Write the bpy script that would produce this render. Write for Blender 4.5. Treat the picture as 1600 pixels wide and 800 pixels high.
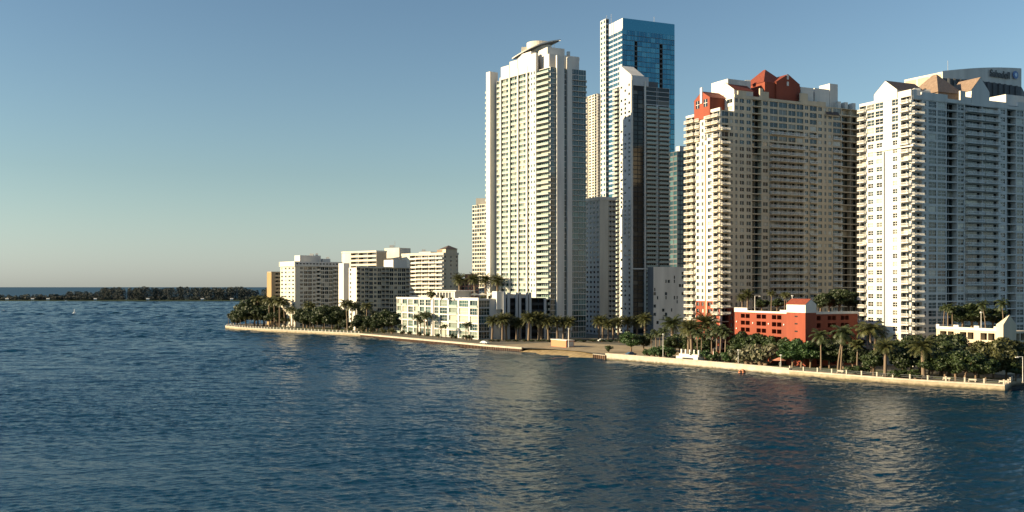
import bpy, math, random
import numpy as np
from mathutils import Vector, Matrix

sc = bpy.context.scene
for o in list(bpy.data.objects):
    bpy.data.objects.remove(o)
COL = sc.collection
random.seed(7)
RNG = np.random.default_rng(7)

# ------------------------------------------------------------------ camera, sky, sun, exposure
F = 1555.0            # focal length in pixels of a 1600 px wide frame
HC = 30.0             # eye height above the water
HOR = 448.0           # row of the horizon
cam_d = bpy.data.cameras.new('camera')
cam = bpy.data.objects.new('camera', cam_d)
COL.objects.link(cam)
cam.location = (0, 0, HC)
cam.rotation_euler = (math.radians(90), 0, 0)
cam_d.sensor_width = 36.0
cam_d.lens = 36.0 * F / 1600.0
cam_d.shift_y = (HOR - 400.0) / 1600.0
cam_d.clip_start = 1.0
cam_d.clip_end = 90000.0
sc.camera = cam

SUN_EL = math.radians(17.0)
SUN_H = Vector((-0.978, -0.208, 0)).normalized()      # horizontal direction towards the sun
sun_vec = Vector((SUN_H.x * math.cos(SUN_EL), SUN_H.y * math.cos(SUN_EL), math.sin(SUN_EL)))

world = bpy.data.worlds.new('World')
sc.world = world
world.use_nodes = True
wn = world.node_tree
wn.nodes.clear()
w_out = wn.nodes.new('ShaderNodeOutputWorld')
w_bg = wn.nodes.new('ShaderNodeBackground')
w_sky = wn.nodes.new('ShaderNodeTexSky')
w_sky.sky_type = 'NISHITA'
w_sky.sun_disc = False
w_sky.sun_elevation = SUN_EL
w_sky.sun_rotation = math.atan2(SUN_H.x, SUN_H.y)
w_sky.altitude = 0
w_sky.air_density = 1.6
w_sky.dust_density = 0.25
w_sky.ozone_density = 0.0
w_hs = wn.nodes.new('ShaderNodeHueSaturation')          # the film's even, slightly teal cast on the whole sky
w_hs.inputs['Saturation'].default_value = 0.6
w_gam = wn.nodes.new('ShaderNodeGamma')
w_gam.inputs['Gamma'].default_value = 1.35
w_tint = wn.nodes.new('ShaderNodeMix')
w_tint.data_type = 'RGBA'
w_tint.blend_type = 'MULTIPLY'
w_tint.inputs[0].default_value = 1.0
w_tint.inputs[7].default_value = (0.308, 0.455, 0.698, 1)
w_bg.inputs['Strength'].default_value = 0.05
wn.links.new(w_sky.outputs[0], w_hs.inputs['Color'])
wn.links.new(w_hs.outputs[0], w_gam.inputs['Color'])
wn.links.new(w_gam.outputs[0], w_tint.inputs[6])
wn.links.new(w_tint.outputs[2], w_bg.inputs['Color'])
wn.links.new(w_bg.outputs[0], w_out.inputs['Surface'])

sun_d = bpy.data.lights.new('sun', 'SUN')
sun = bpy.data.objects.new('sun', sun_d)
COL.objects.link(sun)
sun.location = sun_vec * 900
sun.rotation_euler = (-sun_vec).to_track_quat('-Z', 'Y').to_euler()
sun_d.energy = 5.0
sun_d.angle = math.radians(0.53)
sun_d.color = (1.0, 0.79, 0.49)

sc.view_settings.view_transform = 'Standard'
sc.view_settings.look = 'None'
sc.view_settings.exposure = 1.22
sc.view_settings.gamma = 1.0
sc.view_settings.use_curve_mapping = False
sc.render.engine = 'CYCLES'
cy = sc.cycles
cy.max_bounces = 6
cy.diffuse_bounces = 2
cy.glossy_bounces = 4
cy.transmission_bounces = 2
cy.volume_bounces = 0
cy.caustics_reflective = False
cy.caustics_refractive = False
cy.sample_clamp_indirect = 4.0
cy.use_denoising = True

# ------------------------------------------------------------------ pixel <-> place helpers
def at(px, D, z=0.0):
    return Vector(((px - 800.0) * D / F, D, z))
def zpx(py, D):
    return HC + (HOR - py) * D / F
def along(P, d, px):
    """length t so that P + t*d is seen in column px"""
    k = px - 800.0
    return (k * P.y - F * P.x) / (F * d[0] - k * d[1])

# ------------------------------------------------------------------ materials
MATS = {}
def nodes_of(name):
    m = bpy.data.materials.new(name)
    m.use_nodes = True
    nt = m.node_tree
    return m, nt, nt.nodes['Principled BSDF']
def N(nt, t, **kw):
    n = nt.nodes.new(t)
    for k, v in kw.items():
        setattr(n, k, v)
    return n
def wall_mat(name, col, var=0.10, rough=0.85, scale=0.25, streak=True, bump=0.0):
    """painted or rendered wall: blotches and rain streaks in the colour"""
    m, nt, b = nodes_of(name)
    tc = N(nt, 'ShaderNodeTexCoord')
    mp = N(nt, 'ShaderNodeMapping')
    mp.inputs['Scale'].default_value = (1, 1, 0.12 if streak else 1)
    nz = N(nt, 'ShaderNodeTexNoise')
    nz.inputs['Scale'].default_value = scale
    nz.inputs['Detail'].default_value = 6
    mr = N(nt, 'ShaderNodeMapRange')
    mr.inputs[1].default_value = 0.3
    mr.inputs[2].default_value = 0.75
    mr.inputs[3].default_value = 1.0 + var * 0.4
    mr.inputs[4].default_value = 1.0 - var
    mx = N(nt, 'ShaderNodeMix', data_type='RGBA', blend_type='MULTIPLY')
    mx.inputs[0].default_value = 1
    mx.inputs[6].default_value = (*[c * .80 for c in col], 1)
    L = nt.links.new
    L(tc.outputs['Object'], mp.inputs[0]); L(mp.outputs[0], nz.inputs['Vector'])
    L(nz.outputs[0], mr.inputs[0]); L(mr.outputs[0], mx.inputs[7])
    L(mx.outputs[2], b.inputs['Base Color'])
    b.inputs['Roughness'].default_value = rough
    if bump:
        n2 = N(nt, 'ShaderNodeTexNoise'); n2.inputs['Scale'].default_value = scale * 6
        bp = N(nt, 'ShaderNodeBump'); bp.inputs['Distance'].default_value = bump
        L(tc.outputs['Object'], n2.inputs['Vector']); L(n2.outputs[0], bp.inputs['Height'])
        L(bp.outputs[0], b.inputs['Normal'])
    MATS[name] = m
    return m
def rand_value(nt):
    gi = N(nt, 'ShaderNodeNewGeometry')
    oi = N(nt, 'ShaderNodeObjectInfo')
    ad = N(nt, 'ShaderNodeMath', operation='ADD')
    fr = N(nt, 'ShaderNodeMath', operation='FRACT')
    nt.links.new(gi.outputs['Random Per Island'], ad.inputs[0])
    nt.links.new(oi.outputs['Random'], ad.inputs[1])
    nt.links.new(ad.outputs[0], fr.inputs[0])
    return fr.outputs[0]
def glass_mat(name, stops, rough=0.06, ior=1.7, metallic=0.0):
    """window glass, each pane with its own curtain or blind behind it"""
    m, nt, b = nodes_of(name)
    r = rand_value(nt)
    cr = N(nt, 'ShaderNodeValToRGB')
    cr.color_ramp.interpolation = 'CONSTANT'
    els = cr.color_ramp.elements
    while len(els) < len(stops):
        els.new(0.5)
    for e, (p, c) in zip(els, stops):
        e.position = p
        e.color = (*c, 1)
    nt.links.new(r, cr.inputs[0])
    nt.links.new(cr.outputs[0], b.inputs['Base Color'])
    b.inputs['Roughness'].default_value = rough
    b.inputs['IOR'].default_value = ior
    b.inputs['Metallic'].default_value = metallic
    MATS[name] = m
    return m
def plain(name, col, rough=0.6, metallic=0.0):
    m, nt, b = nodes_of(name)
    nz = N(nt, 'ShaderNodeTexNoise'); nz.inputs['Scale'].default_value = 1.5
    tc = N(nt, 'ShaderNodeTexCoord')
    mx = N(nt, 'ShaderNodeMix', data_type='RGBA', blend_type='MULTIPLY')
    mr = N(nt, 'ShaderNodeMapRange'); mr.inputs[3].default_value = 0.85; mr.inputs[4].default_value = 1.12
    mx.inputs[0].default_value = 1
    mx.inputs[6].default_value = (*col, 1)
    nt.links.new(tc.outputs['Object'], nz.inputs['Vector'])
    nt.links.new(nz.outputs[0], mr.inputs[0]); nt.links.new(mr.outputs[0], mx.inputs[7])
    nt.links.new(mx.outputs[2], b.inputs['Base Color'])
    b.inputs['Roughness'].default_value = rough
    b.inputs['Metallic'].default_value = metallic
    MATS[name] = m
    return m
def leaf_mat(name, c1, c2, trans=0.25):
    m, nt, b = nodes_of(name)
    r = rand_value(nt)
    cr = N(nt, 'ShaderNodeValToRGB')
    cr.color_ramp.elements[0].color = (*[c * .85 for c in c1], 1)
    cr.color_ramp.elements[1].color = (*[c * .85 for c in c2], 1)
    nt.links.new(r, cr.inputs[0])
    nt.links.new(cr.outputs[0], b.inputs['Base Color'])
    b.inputs['Roughness'].default_value = 0.55
    tr = N(nt, 'ShaderNodeBsdfTranslucent')
    mix = N(nt, 'ShaderNodeMixShader')
    mix.inputs[0].default_value = trans
    nt.links.new(cr.outputs[0], tr.inputs[0])
    nt.links.new(b.outputs[0], mix.inputs[1]); nt.links.new(tr.outputs[0], mix.inputs[2])
    nt.links.new(mix.outputs[0], nt.nodes['Material Output'].inputs['Surface'])
    MATS[name] = m
    return m

wall_mat('white_paint', (0.78, 0.75, 0.69), 0.20)
wall_mat('ivory_paint', (0.74, 0.69, 0.58), 0.20)
wall_mat('cream_paint', (0.72, 0.61, 0.44), 0.20)
wall_mat('sand_paint', (0.55, 0.46, 0.33), 0.12)
wall_mat('grey_paint', (0.55, 0.56, 0.56), 0.10)
wall_mat('pale_grey', (0.62, 0.64, 0.65), 0.08)
wall_mat('dark_grey', (0.13, 0.14, 0.15), 0.15)
wall_mat('charcoal', (0.035, 0.04, 0.045), 0.2)
wall_mat('ochre_paint', (0.40, 0.27, 0.12), 0.1)
wall_mat('tan_paint', (0.42, 0.34, 0.24), 0.15)
wall_mat('red_stucco', (0.30, 0.060, 0.026), 0.28, 0.8)
wall_mat('coral_paint', (0.58, 0.25, 0.16), 0.1)
wall_mat('terracotta_tile', (0.24, 0.048, 0.022), 0.3, 0.75, 1.2, False, 0.05)
wall_mat('brown_tile', (0.30, 0.21, 0.15), 0.3, 0.75, 1.2, False, 0.05)
wall_mat('grey_tile', (0.11, 0.085, 0.075), 0.3, 0.75, 1.2, False, 0.05)
wall_mat('concrete', (0.56, 0.50, 0.40), 0.28, 0.9, 0.5, False, 0.04)
wall_mat('concrete_stained', (0.46, 0.38, 0.26), 0.35, 0.9, 0.7, False, 0.04)
def tide_stain(name):
    """dark weed and tide line on the lowest part of a wall standing in the water"""
    m = MATS[name]; nt = m.node_tree; b = nt.nodes['Principled BSDF']
    src = b.inputs['Base Color'].links[0].from_socket
    g = N(nt, 'ShaderNodeNewGeometry'); sx = N(nt, 'ShaderNodeSeparateXYZ')
    nz = N(nt, 'ShaderNodeTexNoise'); nz.inputs['Scale'].default_value = .8; nz.inputs['Detail'].default_value = 4
    ad = N(nt, 'ShaderNodeMath', operation='ADD'); mr = N(nt, 'ShaderNodeMapRange')
    mr.inputs[1].default_value = .75; mr.inputs[2].default_value = 1.5; mr.inputs[3].default_value = 1.0; mr.inputs[4].default_value = 0.0
    mx = N(nt, 'ShaderNodeMix', data_type='RGBA'); mx.inputs[7].default_value = (.07, .06, .035, 1)
    L = nt.links.new
    L(g.outputs['Position'], sx.inputs[0]); L(g.outputs['Position'], nz.inputs['Vector'])
    L(sx.outputs[2], ad.inputs[0]); L(nz.outputs[0], ad.inputs[1]); L(ad.outputs[0], mr.inputs[0])
    L(mr.outputs[0], mx.inputs[0]); L(src, mx.inputs[6]); L(mx.outputs[2], b.inputs['Base Color'])
tide_stain('concrete'); tide_stain('concrete_stained')
wall_mat('rust_steel', (0.11, 0.055, 0.03), 0.4, 0.7, 1.0)
wall_mat('timber', (0.17, 0.10, 0.06), 0.3)
plain('steel', (0.55, 0.55, 0.53), 0.4, 0.3)
plain('white_metal', (0.75, 0.73, 0.68), 0.45)
plain('black_metal', (0.02, 0.02, 0.022), 0.5)
plain('dark_void', (0.012, 0.012, 0.013), 0.9)
plain('glass_rail', (0.30, 0.37, 0.33), 0.12)
plain('green_rail', (0.16, 0.24, 0.22), 0.12)
plain('sign_dark', (0.012, 0.015, 0.02), 0.5)
plain('sign_blue', (0.01, 0.11, 0.36), 0.4)
plain('sign_pale', (0.45, 0.6, 0.75), 0.4)
plain('canvas', (0.78, 0.70, 0.55), 0.9)
plain('car_blue', (0.05, 0.10, 0.17), 0.25)
plain('car_white', (0.70, 0.70, 0.68), 0.25)
plain('boat_white', (0.8, 0.8, 0.78), 0.3)
plain('tyre', (0.015, 0.015, 0.015), 0.9)
plain('brick', (0.50, 0.20, 0.10), 0.85)
plain('bark', (0.16, 0.11, 0.07), 0.9)
plain('palm_bark', (0.17, 0.125, 0.085), 0.9)
leaf_mat('leaf_dark', (0.018, 0.032, 0.010), (0.050, 0.075, 0.022))
leaf_mat('leaf_mid', (0.022, 0.042, 0.012), (0.062, 0.095, 0.026))
leaf_mat('leaf_bright', (0.026, 0.062, 0.018), (0.065, 0.125, 0.034))
leaf_mat('leaf_olive', (0.045, 0.055, 0.018), (0.12, 0.12, 0.04))
leaf_mat('palm_leaf', (0.036, 0.05, 0.014), (0.13, 0.13, 0.045))
leaf_mat('palm_leaf_dark', (0.025, 0.042, 0.014), (0.08, 0.10, 0.035))
leaf_mat('leaf_far', (0.005, 0.016, 0.016), (0.013, 0.032, 0.030), 0.1)
leaf_mat('blossom', (0.04, 0.06, 0.02), (0.30, 0.28, 0.18))
G_CLEAR = [(0.0, (0.006, 0.009, 0.011)), (0.40, (0.016, 0.026, 0.03)), (0.66, (0.035, 0.055, 0.06)), (0.80, (0.14, 0.14, 0.12)), (0.91, (0.40, 0.38, 0.32))]
G_GREEN = [(0.0, (0.02, 0.045, 0.045)), (0.35, (0.06, 0.11, 0.10)), (0.65, (0.17, 0.21, 0.17)), (0.85, (0.38, 0.40, 0.32))]
G_DARK = [(0.0, (0.006, 0.008, 0.010)), (0.5, (0.014, 0.017, 0.02)), (0.85, (0.04, 0.042, 0.04)), (0.95, (0.12, 0.11, 0.09))]
G_BLUE = [(0.0, (0.045, 0.18, 0.25)), (0.3, (0.06, 0.22, 0.29)), (0.6, (0.035, 0.15, 0.22)), (0.93, (0.09, 0.26, 0.32))]
glass_mat('glass', G_CLEAR, 0.05, 1.55)
glass_mat('glass_green', G_GREEN, 0.06, 1.6)
glass_mat('glass_dark', G_DARK, 0.06, 1.45)
glass_mat('glass_blue', G_BLUE, 0.08, 1.8, 0.75)
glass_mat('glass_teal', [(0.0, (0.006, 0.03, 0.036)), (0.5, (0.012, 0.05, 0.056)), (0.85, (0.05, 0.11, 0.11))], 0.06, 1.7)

# ------------------------------------------------------------------ mesh helpers
class MB:
    """collects faces; vertices at the same place are shared"""
    def __init__(self):
        self.v = []; self.f = []; self.m = []; self.key = {}
    def vid(self, p):
        k = (round(p[0], 3), round(p[1], 3), round(p[2], 3))
        i = self.key.get(k)
        if i is None:
            i = len(self.v); self.key[k] = i; self.v.append((p[0], p[1], p[2]))
        return i
    def face(self, pts, mat=0):
        ids = [self.vid(p) for p in pts]
        if len(set(ids)) == len(ids):
            self.f.append(ids); self.m.append(mat)
    def raw(self, vs, fs, ms):
        b = len(self.v)
        self.v.extend(vs)
        for f, m in zip(fs, ms):
            self.f.append([i + b for i in f]); self.m.append(m)
    def mesh(self, name, mats, base=(0, 0, 0), smooth=False):
        me = bpy.data.meshes.new(name)
        bx, by, bz = base
        me.from_pydata([(x - bx, y - by, z - bz) for x, y, z in self.v], [], self.f)
        for m in mats:
            me.materials.append(MATS[m])
        if len(mats) > 1:
            me.polygons.foreach_set('material_index', self.m)
        if smooth:
            me.polygons.foreach_set('use_smooth', [True] * len(self.f))
        me.update()
        return me
    def obj(self, name, mats, parent=None, base=(0, 0, 0), smooth=False):
        o = bpy.data.objects.new(name, self.mesh(name, mats, base, smooth))
        COL.objects.link(o)
        if parent is not None:
            o.parent = parent
        else:
            o.location = base
        return o

BOXF = [(0, 1, 5, 4), (1, 2, 6, 5), (2, 3, 7, 6), (3, 0, 4, 7), (4, 5, 6, 7), (3, 2, 1, 0)]
def raw_box(mb, x0, x1, y0, y1, z0, z1, mat=0):
    v = [(x0, y0, z0), (x1, y0, z0), (x1, y1, z0), (x0, y1, z0), (x0, y0, z1), (x1, y0, z1), (x1, y1, z1), (x0, y1, z1)]
    mb.raw(v, BOXF, [mat] * 6)
def perp(d):                       # outward normal of a face run left to right
    return Vector((d[1], -d[0], 0))
def obox(mb, O, d, u0, u1, v0, v1, z0, z1, mat=0):
    """box in a wall's frame: u along the wall, v outward from it"""
    n = perp(d)
    P = [(u0, v1), (u1, v1), (u1, v0), (u0, v0)]
    vs = []
    for z in (z0, z1):
        for u, v in P:
            vs.append((O.x + d[0] * u + n.x * v, O.y + d[1] * u + n.y * v, z))
    mb.raw(vs, BOXF, [mat] * 6)
def prism(mb, pts, z0, z1, mat=0, cap=None, bottom=False):
    n = len(pts)
    for i in range(n):
        a, b = pts[i], pts[(i + 1) % n]
        mb.face([(a[0], a[1], z0), (b[0], b[1], z0), (b[0], b[1], z1), (a[0], a[1], z1)], mat)
    mb.face([(p[0], p[1], z1) for p in pts], mat if cap is None else cap)
    if bottom:
        mb.face([(p[0], p[1], z0) for p in reversed(pts)], mat)
def gable(mb, O, d, u0, u1, v0, v1, z0, ze, zr, ridge, wall, roof, over=0.35):
    """house-shaped block; ridge 'v' runs square to the wall, 'u' along it"""
    n = perp(d)
    def Q(u, v, z):
        return (O.x + d[0] * u + n.x * v, O.y + d[1] * u + n.y * v, z)
    for (a, b) in (((u0, v1), (u1, v1)), ((u1, v1), (u1, v0)), ((u1, v0), (u0, v0)), ((u0, v0), (u0, v1))):
        mb.face([Q(*a, z0), Q(*b, z0), Q(*b, ze), Q(*a, ze)], wall)
    if ridge == 'v':
        um = (u0 + u1) / 2
        mb.face([Q(u0, v1, ze), Q(u1, v1, ze), Q(um, v1, zr)], wall)
        mb.face([Q(u1, v0, ze), Q(u0, v0, ze), Q(um, v0, zr)], wall)
        e = over
        mb.face([Q(u0 - e, v1 + .0, ze - e * .5), Q(um, v1 + .0, zr + .12), Q(um, v0 - e, zr + .12), Q(u0 - e, v0 - e, ze - e * .5)], roof)
        mb.face([Q(um, v1 + .0, zr + .12), Q(u1 + e, v1 + .0, ze - e * .5), Q(u1 + e, v0 - e, ze - e * .5), Q(um, v0 - e, zr + .12)], roof)
    else:
        vm = (v0 + v1) / 2
        mb.face([Q(u0, v0, ze), Q(u0, v1, ze), Q(u0, vm, zr)], wall)
        mb.face([Q(u1, v1, ze), Q(u1, v0, ze), Q(u1, vm, zr)], wall)
        e = over
        mb.face([Q(u0, v1 + e, ze - e * .5), Q(u1, v1 + e, ze - e * .5), Q(u1, vm, zr + .12), Q(u0, vm, zr + .12)], roof)
        mb.face([Q(u1, v0 - e, ze - e * .5), Q(u0, v0 - e, ze - e * .5), Q(u0, vm, zr + .12), Q(u1, vm, zr + .12)], roof)
def hip(mb, O, d, u0, u1, v0, v1, ze, zr, roof, over=0.6):
    n = perp(d)
    def Q(u, v, z):
        return (O.x + d[0] * u + n.x * v, O.y + d[1] * u + n.y * v, z)
    u0 -= over; u1 += over; v0 -= over; v1 += over
    k = min(u1 - u0, v1 - v0) / 2
    if u1 - u0 >= v1 - v0:
        a, b = Q(u0 + k, (v0 + v1) / 2, zr), Q(u1 - k, (v0 + v1) / 2, zr)
    else:
        a, b = Q((u0 + u1) / 2, v1 - k, zr), Q((u0 + u1) / 2, v0 + k, zr)
    c = [Q(u0, v1, ze), Q(u1, v1, ze), Q(u1, v0, ze), Q(u0, v0, ze)]
    if u1 - u0 >= v1 - v0:
        mb.face([c[0], c[1], b, a], roof); mb.face([c[1], c[2], b], roof)
        mb.face([c[2], c[3], a, b], roof); mb.face([c[3], c[0], a], roof)
    else:
        mb.face([c[0], c[1], a], roof); mb.face([c[1], c[2], b, a], roof)
        mb.face([c[2], c[3], b], roof); mb.face([c[3], c[0], a, b], roof)
    mb.face(list(reversed(c)), roof)

def props(o, label=None, cat=None, group=None, kind=None):
    if label: o['label'] = label
    if cat: o['category'] = cat
    if group: o['group'] = group
    if kind: o['kind'] = kind
    return o
def empty(name, loc, rz=0.0, label=None, cat=None, group=None):
    o = bpy.data.objects.new(name, None)
    o.empty_display_size = 1
    COL.objects.link(o)
    o.location = loc
    o.rotation_euler = (0, 0, rz)
    return props(o, label, cat, group)

# ------------------------------------------------------------------ facade system
# cell type: hole width share, hole bottom, hole top (share of storey), depth of reveal, balcony reach
T = {
    'S': None,
    'w': (.62, .26, .80, .22, 0), 'n': (.42, .26, .80, .22, 0), 'W': (.86, .16, .86, .25, 0),
    'q': (.50, .30, .75, .20, 0),
    'B': (.94, .10, .90, 1.1, 1.35), 'b': (.90, .10, .88, .9, .75), 'R': (.97, .07, .93, 2.4, .04),
    'G': (.965, .07, .965, .14, 0), 'g': (.94, .22, .94, .20, 0), 'V': (.80, .20, .72, 2.2, 0), 'L': (.97, .30, .92, 1.8, 0),
}
TEMPL = {}
def window_template(w, h, cols, rows, bar=.10):
    mb = MB()
    mb.raw([(-w / 2, 0, 0), (w / 2, 0, 0), (w / 2, 0, h), (-w / 2, 0, h)], [(0, 1, 2, 3)], [0])
    def b(x0, x1, z0, z1):
        v = [(x0, -.05, z0), (x1, -.05, z0), (x1, -.05, z1), (x0, -.05, z1), (x0, 0.01, z0), (x1, 0.01, z0), (x1, 0.01, z1), (x0, 0.01, z1)]
        mb.raw(v, [(0, 1, 2, 3), (3, 2, 6, 7), (0, 3, 7, 4), (2, 1, 5, 6)], [1] * 4)
    if bar > 0:
        for i in range(1, cols):
            x = -w / 2 + w * i / cols
            b(x - bar / 2, x + bar / 2, 0.02, h - .02)
        for j in range(1, rows):
            z = h * j / rows
            b(-w / 2 + .02, w / 2 - .02, z - bar / 2, z + bar / 2)
    return mb
def balcony_template(w, reach, style):
    mb = MB()
    y0, y1 = -reach, -.004
    raw_box(mb, -w / 2, w / 2, y0, y1, -.26, -.012, 0)
    hh = 1.02
    if style == 'none':
        return mb
    sides = reach > .3
    t = .06
    def panel(x0, x1, ya, yb, z0, z1, m):
        raw_box(mb, x0, x1, ya, yb, z0, z1, m)
    if style in ('glass', 'solid'):
        panel(-w / 2 + .03, w / 2 - .03, y0 + .01, y0 + .01 + t, 0, hh, 1)
        if sides:
            panel(-w / 2 + .03, -w / 2 + .03 + t, y0 + .08, y1, 0, hh, 1)
            panel(w / 2 - .03 - t, w / 2 - .03, y0 + .08, y1, 0, hh, 1)
    else:
        panel(-w / 2 + .03, w / 2 - .03, y0 + .01, y0 + .09, hh - .1, hh, 1)
        panel(-w / 2 + .03, w / 2 - .03, y0 + .01, y0 + .09, .04, .14, 1)
        n = max(3, int(w / .32))
        for i in range(n + 1):
            x = -w / 2 + .06 + (w - .12) * i / n
            panel(x - .045, x + .045, y0 + .02, y0 + .08, .14, hh - .1, 1)
        if sides:
            for sx in (-1, 1):
                x = sx * (w / 2 - .06)
                panel(x - .03, x + .03, y0 + .09, y1, hh - .1, hh, 1)
                m_ = max(2, int(reach / .4))
                for i in range(1, m_ + 1):
                    y = y0 + .09 + (reach - .12) * i / (m_ + 1)
                    panel(x - .03, x + .03, y - .04, y + .04, .0, hh - .1, 1)
    return mb

class Building:
    def __init__(self, name, label, base, mats, glass='glass', frame='white_metal', rail='bars', rail_mat='white_metal',
                 slab='white_paint', cap=300, cat='building', group=None, muntin=(2, 1), bar=.10, loggia=None):
        self.loggia = loggia
        self.base = Vector(base)
        self.root = empty(name, self.base, 0, label, cat, group)
        self.mats = mats
        self.wall = MB()
        self.win = []; self.bal = []
        self.glass, self.frame, self.rail, self.rail_mat, self.slab = glass, frame, rail, rail_mat, slab
        self.cap = cap; self.muntin = muntin; self.bar = bar
    def facade(self, A, B, z0, z1, nfl, cols, mat=0, over=None, types=T, rail=None, muntin=None, matf=None, glass=None):
        """storeys x columns of openings between plan points A and B; cols = [(end column in px or share, type)]"""
        A = Vector((A[0], A[1], 0)); B = Vector((B[0], B[1], 0))
        d = (B - A); Lh = d.length; d = d / Lh
        n = perp(d)
        ang = math.atan2(d.y, d.x)
        us = [0.0]
        for c, _ in cols:
            us.append(along(A, d, c) if c > 1.5 else c * Lh)
        us[-1] = Lh
        h = (z1 - z0) / nfl
        rail = rail or self.rail
        muntin = muntin or self.muntin
        for j in range(nfl):
            za, zb = z0 + j * h, z0 + (j + 1) * h
            for i, (_, ty) in enumerate(cols):
                if over:
                    r = over(j, i)
                    if r: ty = r
                mm = mat if matf is None else matf(j, i)
                ua, ub = us[i], us[i + 1]
                def Q(u, v, z):
                    return (A.x + d.x * u + n.x * v, A.y + d.y * u + n.y * v, z)
                o4 = [Q(ua, 0, za), Q(ub, 0, za), Q(ub, 0, zb), Q(ua, 0, zb)]
                t = types[ty] if ty in types else T[ty]
                if t is None:
                    self.wall.face(o4, mm)
                    continue
                fw, fb, ft, rec, reach = t
                w = (ub - ua) * fw
                uc = (ua + ub) / 2
                ha, hb = za + fb * h, za + ft * h
                i4 = [Q(uc - w / 2, 0, ha), Q(uc + w / 2, 0, ha), Q(uc + w / 2, 0, hb), Q(uc - w / 2, 0, hb)]
                k4 = [Q(uc - w / 2, -rec, ha), Q(uc + w / 2, -rec, ha), Q(uc + w / 2, -rec, hb), Q(uc - w / 2, -rec, hb)]
                for q in range(4):
                    q2 = (q + 1) % 4
                    self.wall.face([o4[q], o4[q2], i4[q2], i4[q]], mm)
                    self.wall.face([i4[q], i4[q2], k4[q2], k4[q]], mm)
                mc, mr_ = muntin
                if ty in 'BbR':
                    mc, mr_ = max(2, round(w / 1.6)), 1
                elif ty in 'VL':
                    mc, mr_ = 1, 1
                g = glass or self.glass
                if ty in 'VL': g = 'dark_void'
                p = Q(uc, -rec, ha)
                self.win.append((('w', round(w, 3), round(hb - ha, 3), mc, mr_, g), p, ang, n))
                if reach > 0:
                    p = Q(uc, 0, ha)
                    self.bal.append((('b', round(w, 3), reach, self.loggia if ty == 'R' and self.loggia else rail), p, ang, n))
    def box(self, O, d, u0, u1, v0, v1, z0, z1, mat=0):
        obox(self.wall, O, d, u0, u1, v0, v1, z0, z1, mat)
    def part(self, name, mb, mats, smooth=False):
        return mb.obj(name, mats, self.root, self.base, smooth)
    def _place(self, items, name, rest):
        def tmpl(key):
            if key not in TEMPL:
                if key[0] == 'w':
                    TEMPL[key] = window_template(key[1], key[2], key[3], key[4], self.bar)
                else:
                    TEMPL[key] = balcony_template(key[1], key[2], key[3])
            return TEMPL[key]
        def piece(nm, mk, mats, pick):
            """shared mesh holding only the faces of the picked material slots"""
            me = TEMPL.get(('mesh', nm, mk, mats))
            if me is None:
                t = tmpl(mk)
                q = MB()
                keep = [i for i, m in enumerate(t.m) if m in pick]
                if not keep:
                    TEMPL[('mesh', nm, mk, mats)] = False
                    return False
                used = sorted({v for i in keep for v in t.f[i]})
                ix = {v: k for k, v in enumerate(used)}
                q.raw([t.v[v] for v in used], [[ix[v] for v in t.f[i]] for i in keep], [t.m[i] if len(pick) > 1 else 0 for i in keep])
                me = q.mesh(nm, mats)
                TEMPL[('mesh', nm, mk, mats)] = me
            return me
        cam_p = Vector((0, 0, HC))
        def order(it):
            p = Vector(it[1]); v = cam_p - p
            return (0 if v.dot(it[3]) > 0 else 1, -(it[0][1] * (it[0][2] if it[0][0] == 'w' else 1)) / v.length)
        items.sort(key=order)
        for key, p, ang, n in items[:self.cap]:
            if key[0] == 'w':
                me, rail = piece(name, key, (key[5], self.frame), (0, 1)), None
            else:
                me, rail = piece(name, key, (self.slab,), (0,)), piece('railing', key, (self.rail_mat,), (1,))
            o = bpy.data.objects.new(name, me)
            COL.objects.link(o)
            o.parent = self.root
            o.location = Vector(p) - self.base
            o.rotation_euler = (0, 0, ang)
            if rail:
                r = bpy.data.objects.new('railing', rail)
                COL.objects.link(r)
                r.parent = o
        left = items[self.cap:]
        if left:
            groups = {}
            for it in left:
                groups.setdefault(it[0][5] if it[0][0] == 'w' else 0, []).append(it)
            for g, its in groups.items():
                mb = MB()
                for key, p, ang, n in its:
                    t = tmpl(key)
                    c, s = math.cos(ang), math.sin(ang)
                    mb.raw([(p[0] + x * c - y * s, p[1] + x * s + y * c, p[2] + z) for x, y, z in t.v], t.f, t.m)
                mats = (g, self.frame) if g else (self.slab, self.rail_mat)
                o = mb.obj(rest, mats, self.root, self.base)
                o['kind'] = 'stuff'
    def finish(self):
        if self.wall.f:
            self.part('wall', self.wall, self.mats)
        self._place(self.win, 'window', 'window_rows')
        self._place(self.bal, 'balcony', 'balcony_rows')
        return self.root

def shell(b, L, K, R, z0, z1, mat=0, roofmat=None, back=True):
    """the two hidden walls and the flat roof behind facades L-K and K-R"""
    Bk = L + R - K
    w = b.wall
    if back:
        for a, c in ((R, Bk), (Bk, L)):
            w.face([(a.x, a.y, z0), (c.x, c.y, z0), (c.x, c.y, z1), (a.x, a.y, z1)], mat)
    w.face([(p.x, p.y, z1) for p in (L, K, R, Bk)], mat if roofmat is None else roofmat)
    return Bk
def parapet(b, pts, z, h, t, mat=0, out=0.12):
    for i in range(len(pts)):
        a, c = pts[i], pts[(i + 1) % len(pts)]
        d = (c - a); l = d.length; d = d / l
        obox(b.wall, a, d, -out * .98, l + out * .98, -t, out, z, z + h, mat)
def two_face(Kpx, D, ang_r, ang_l, Lpx, Rpx):
    """corner, left end, right end of a block from the columns its edges are seen in"""
    K = at(Kpx, D)
    dr = Vector((math.cos(ang_r), math.sin(ang_r), 0))
    dl = Vector((-math.sin(ang_l), math.cos(ang_l), 0))
    L = K + dl * along(K, dl, Lpx)
    R = K + dr * along(K, dr, Rpx)
    return L, K, R, dr, dl
RAD = math.radians
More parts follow.
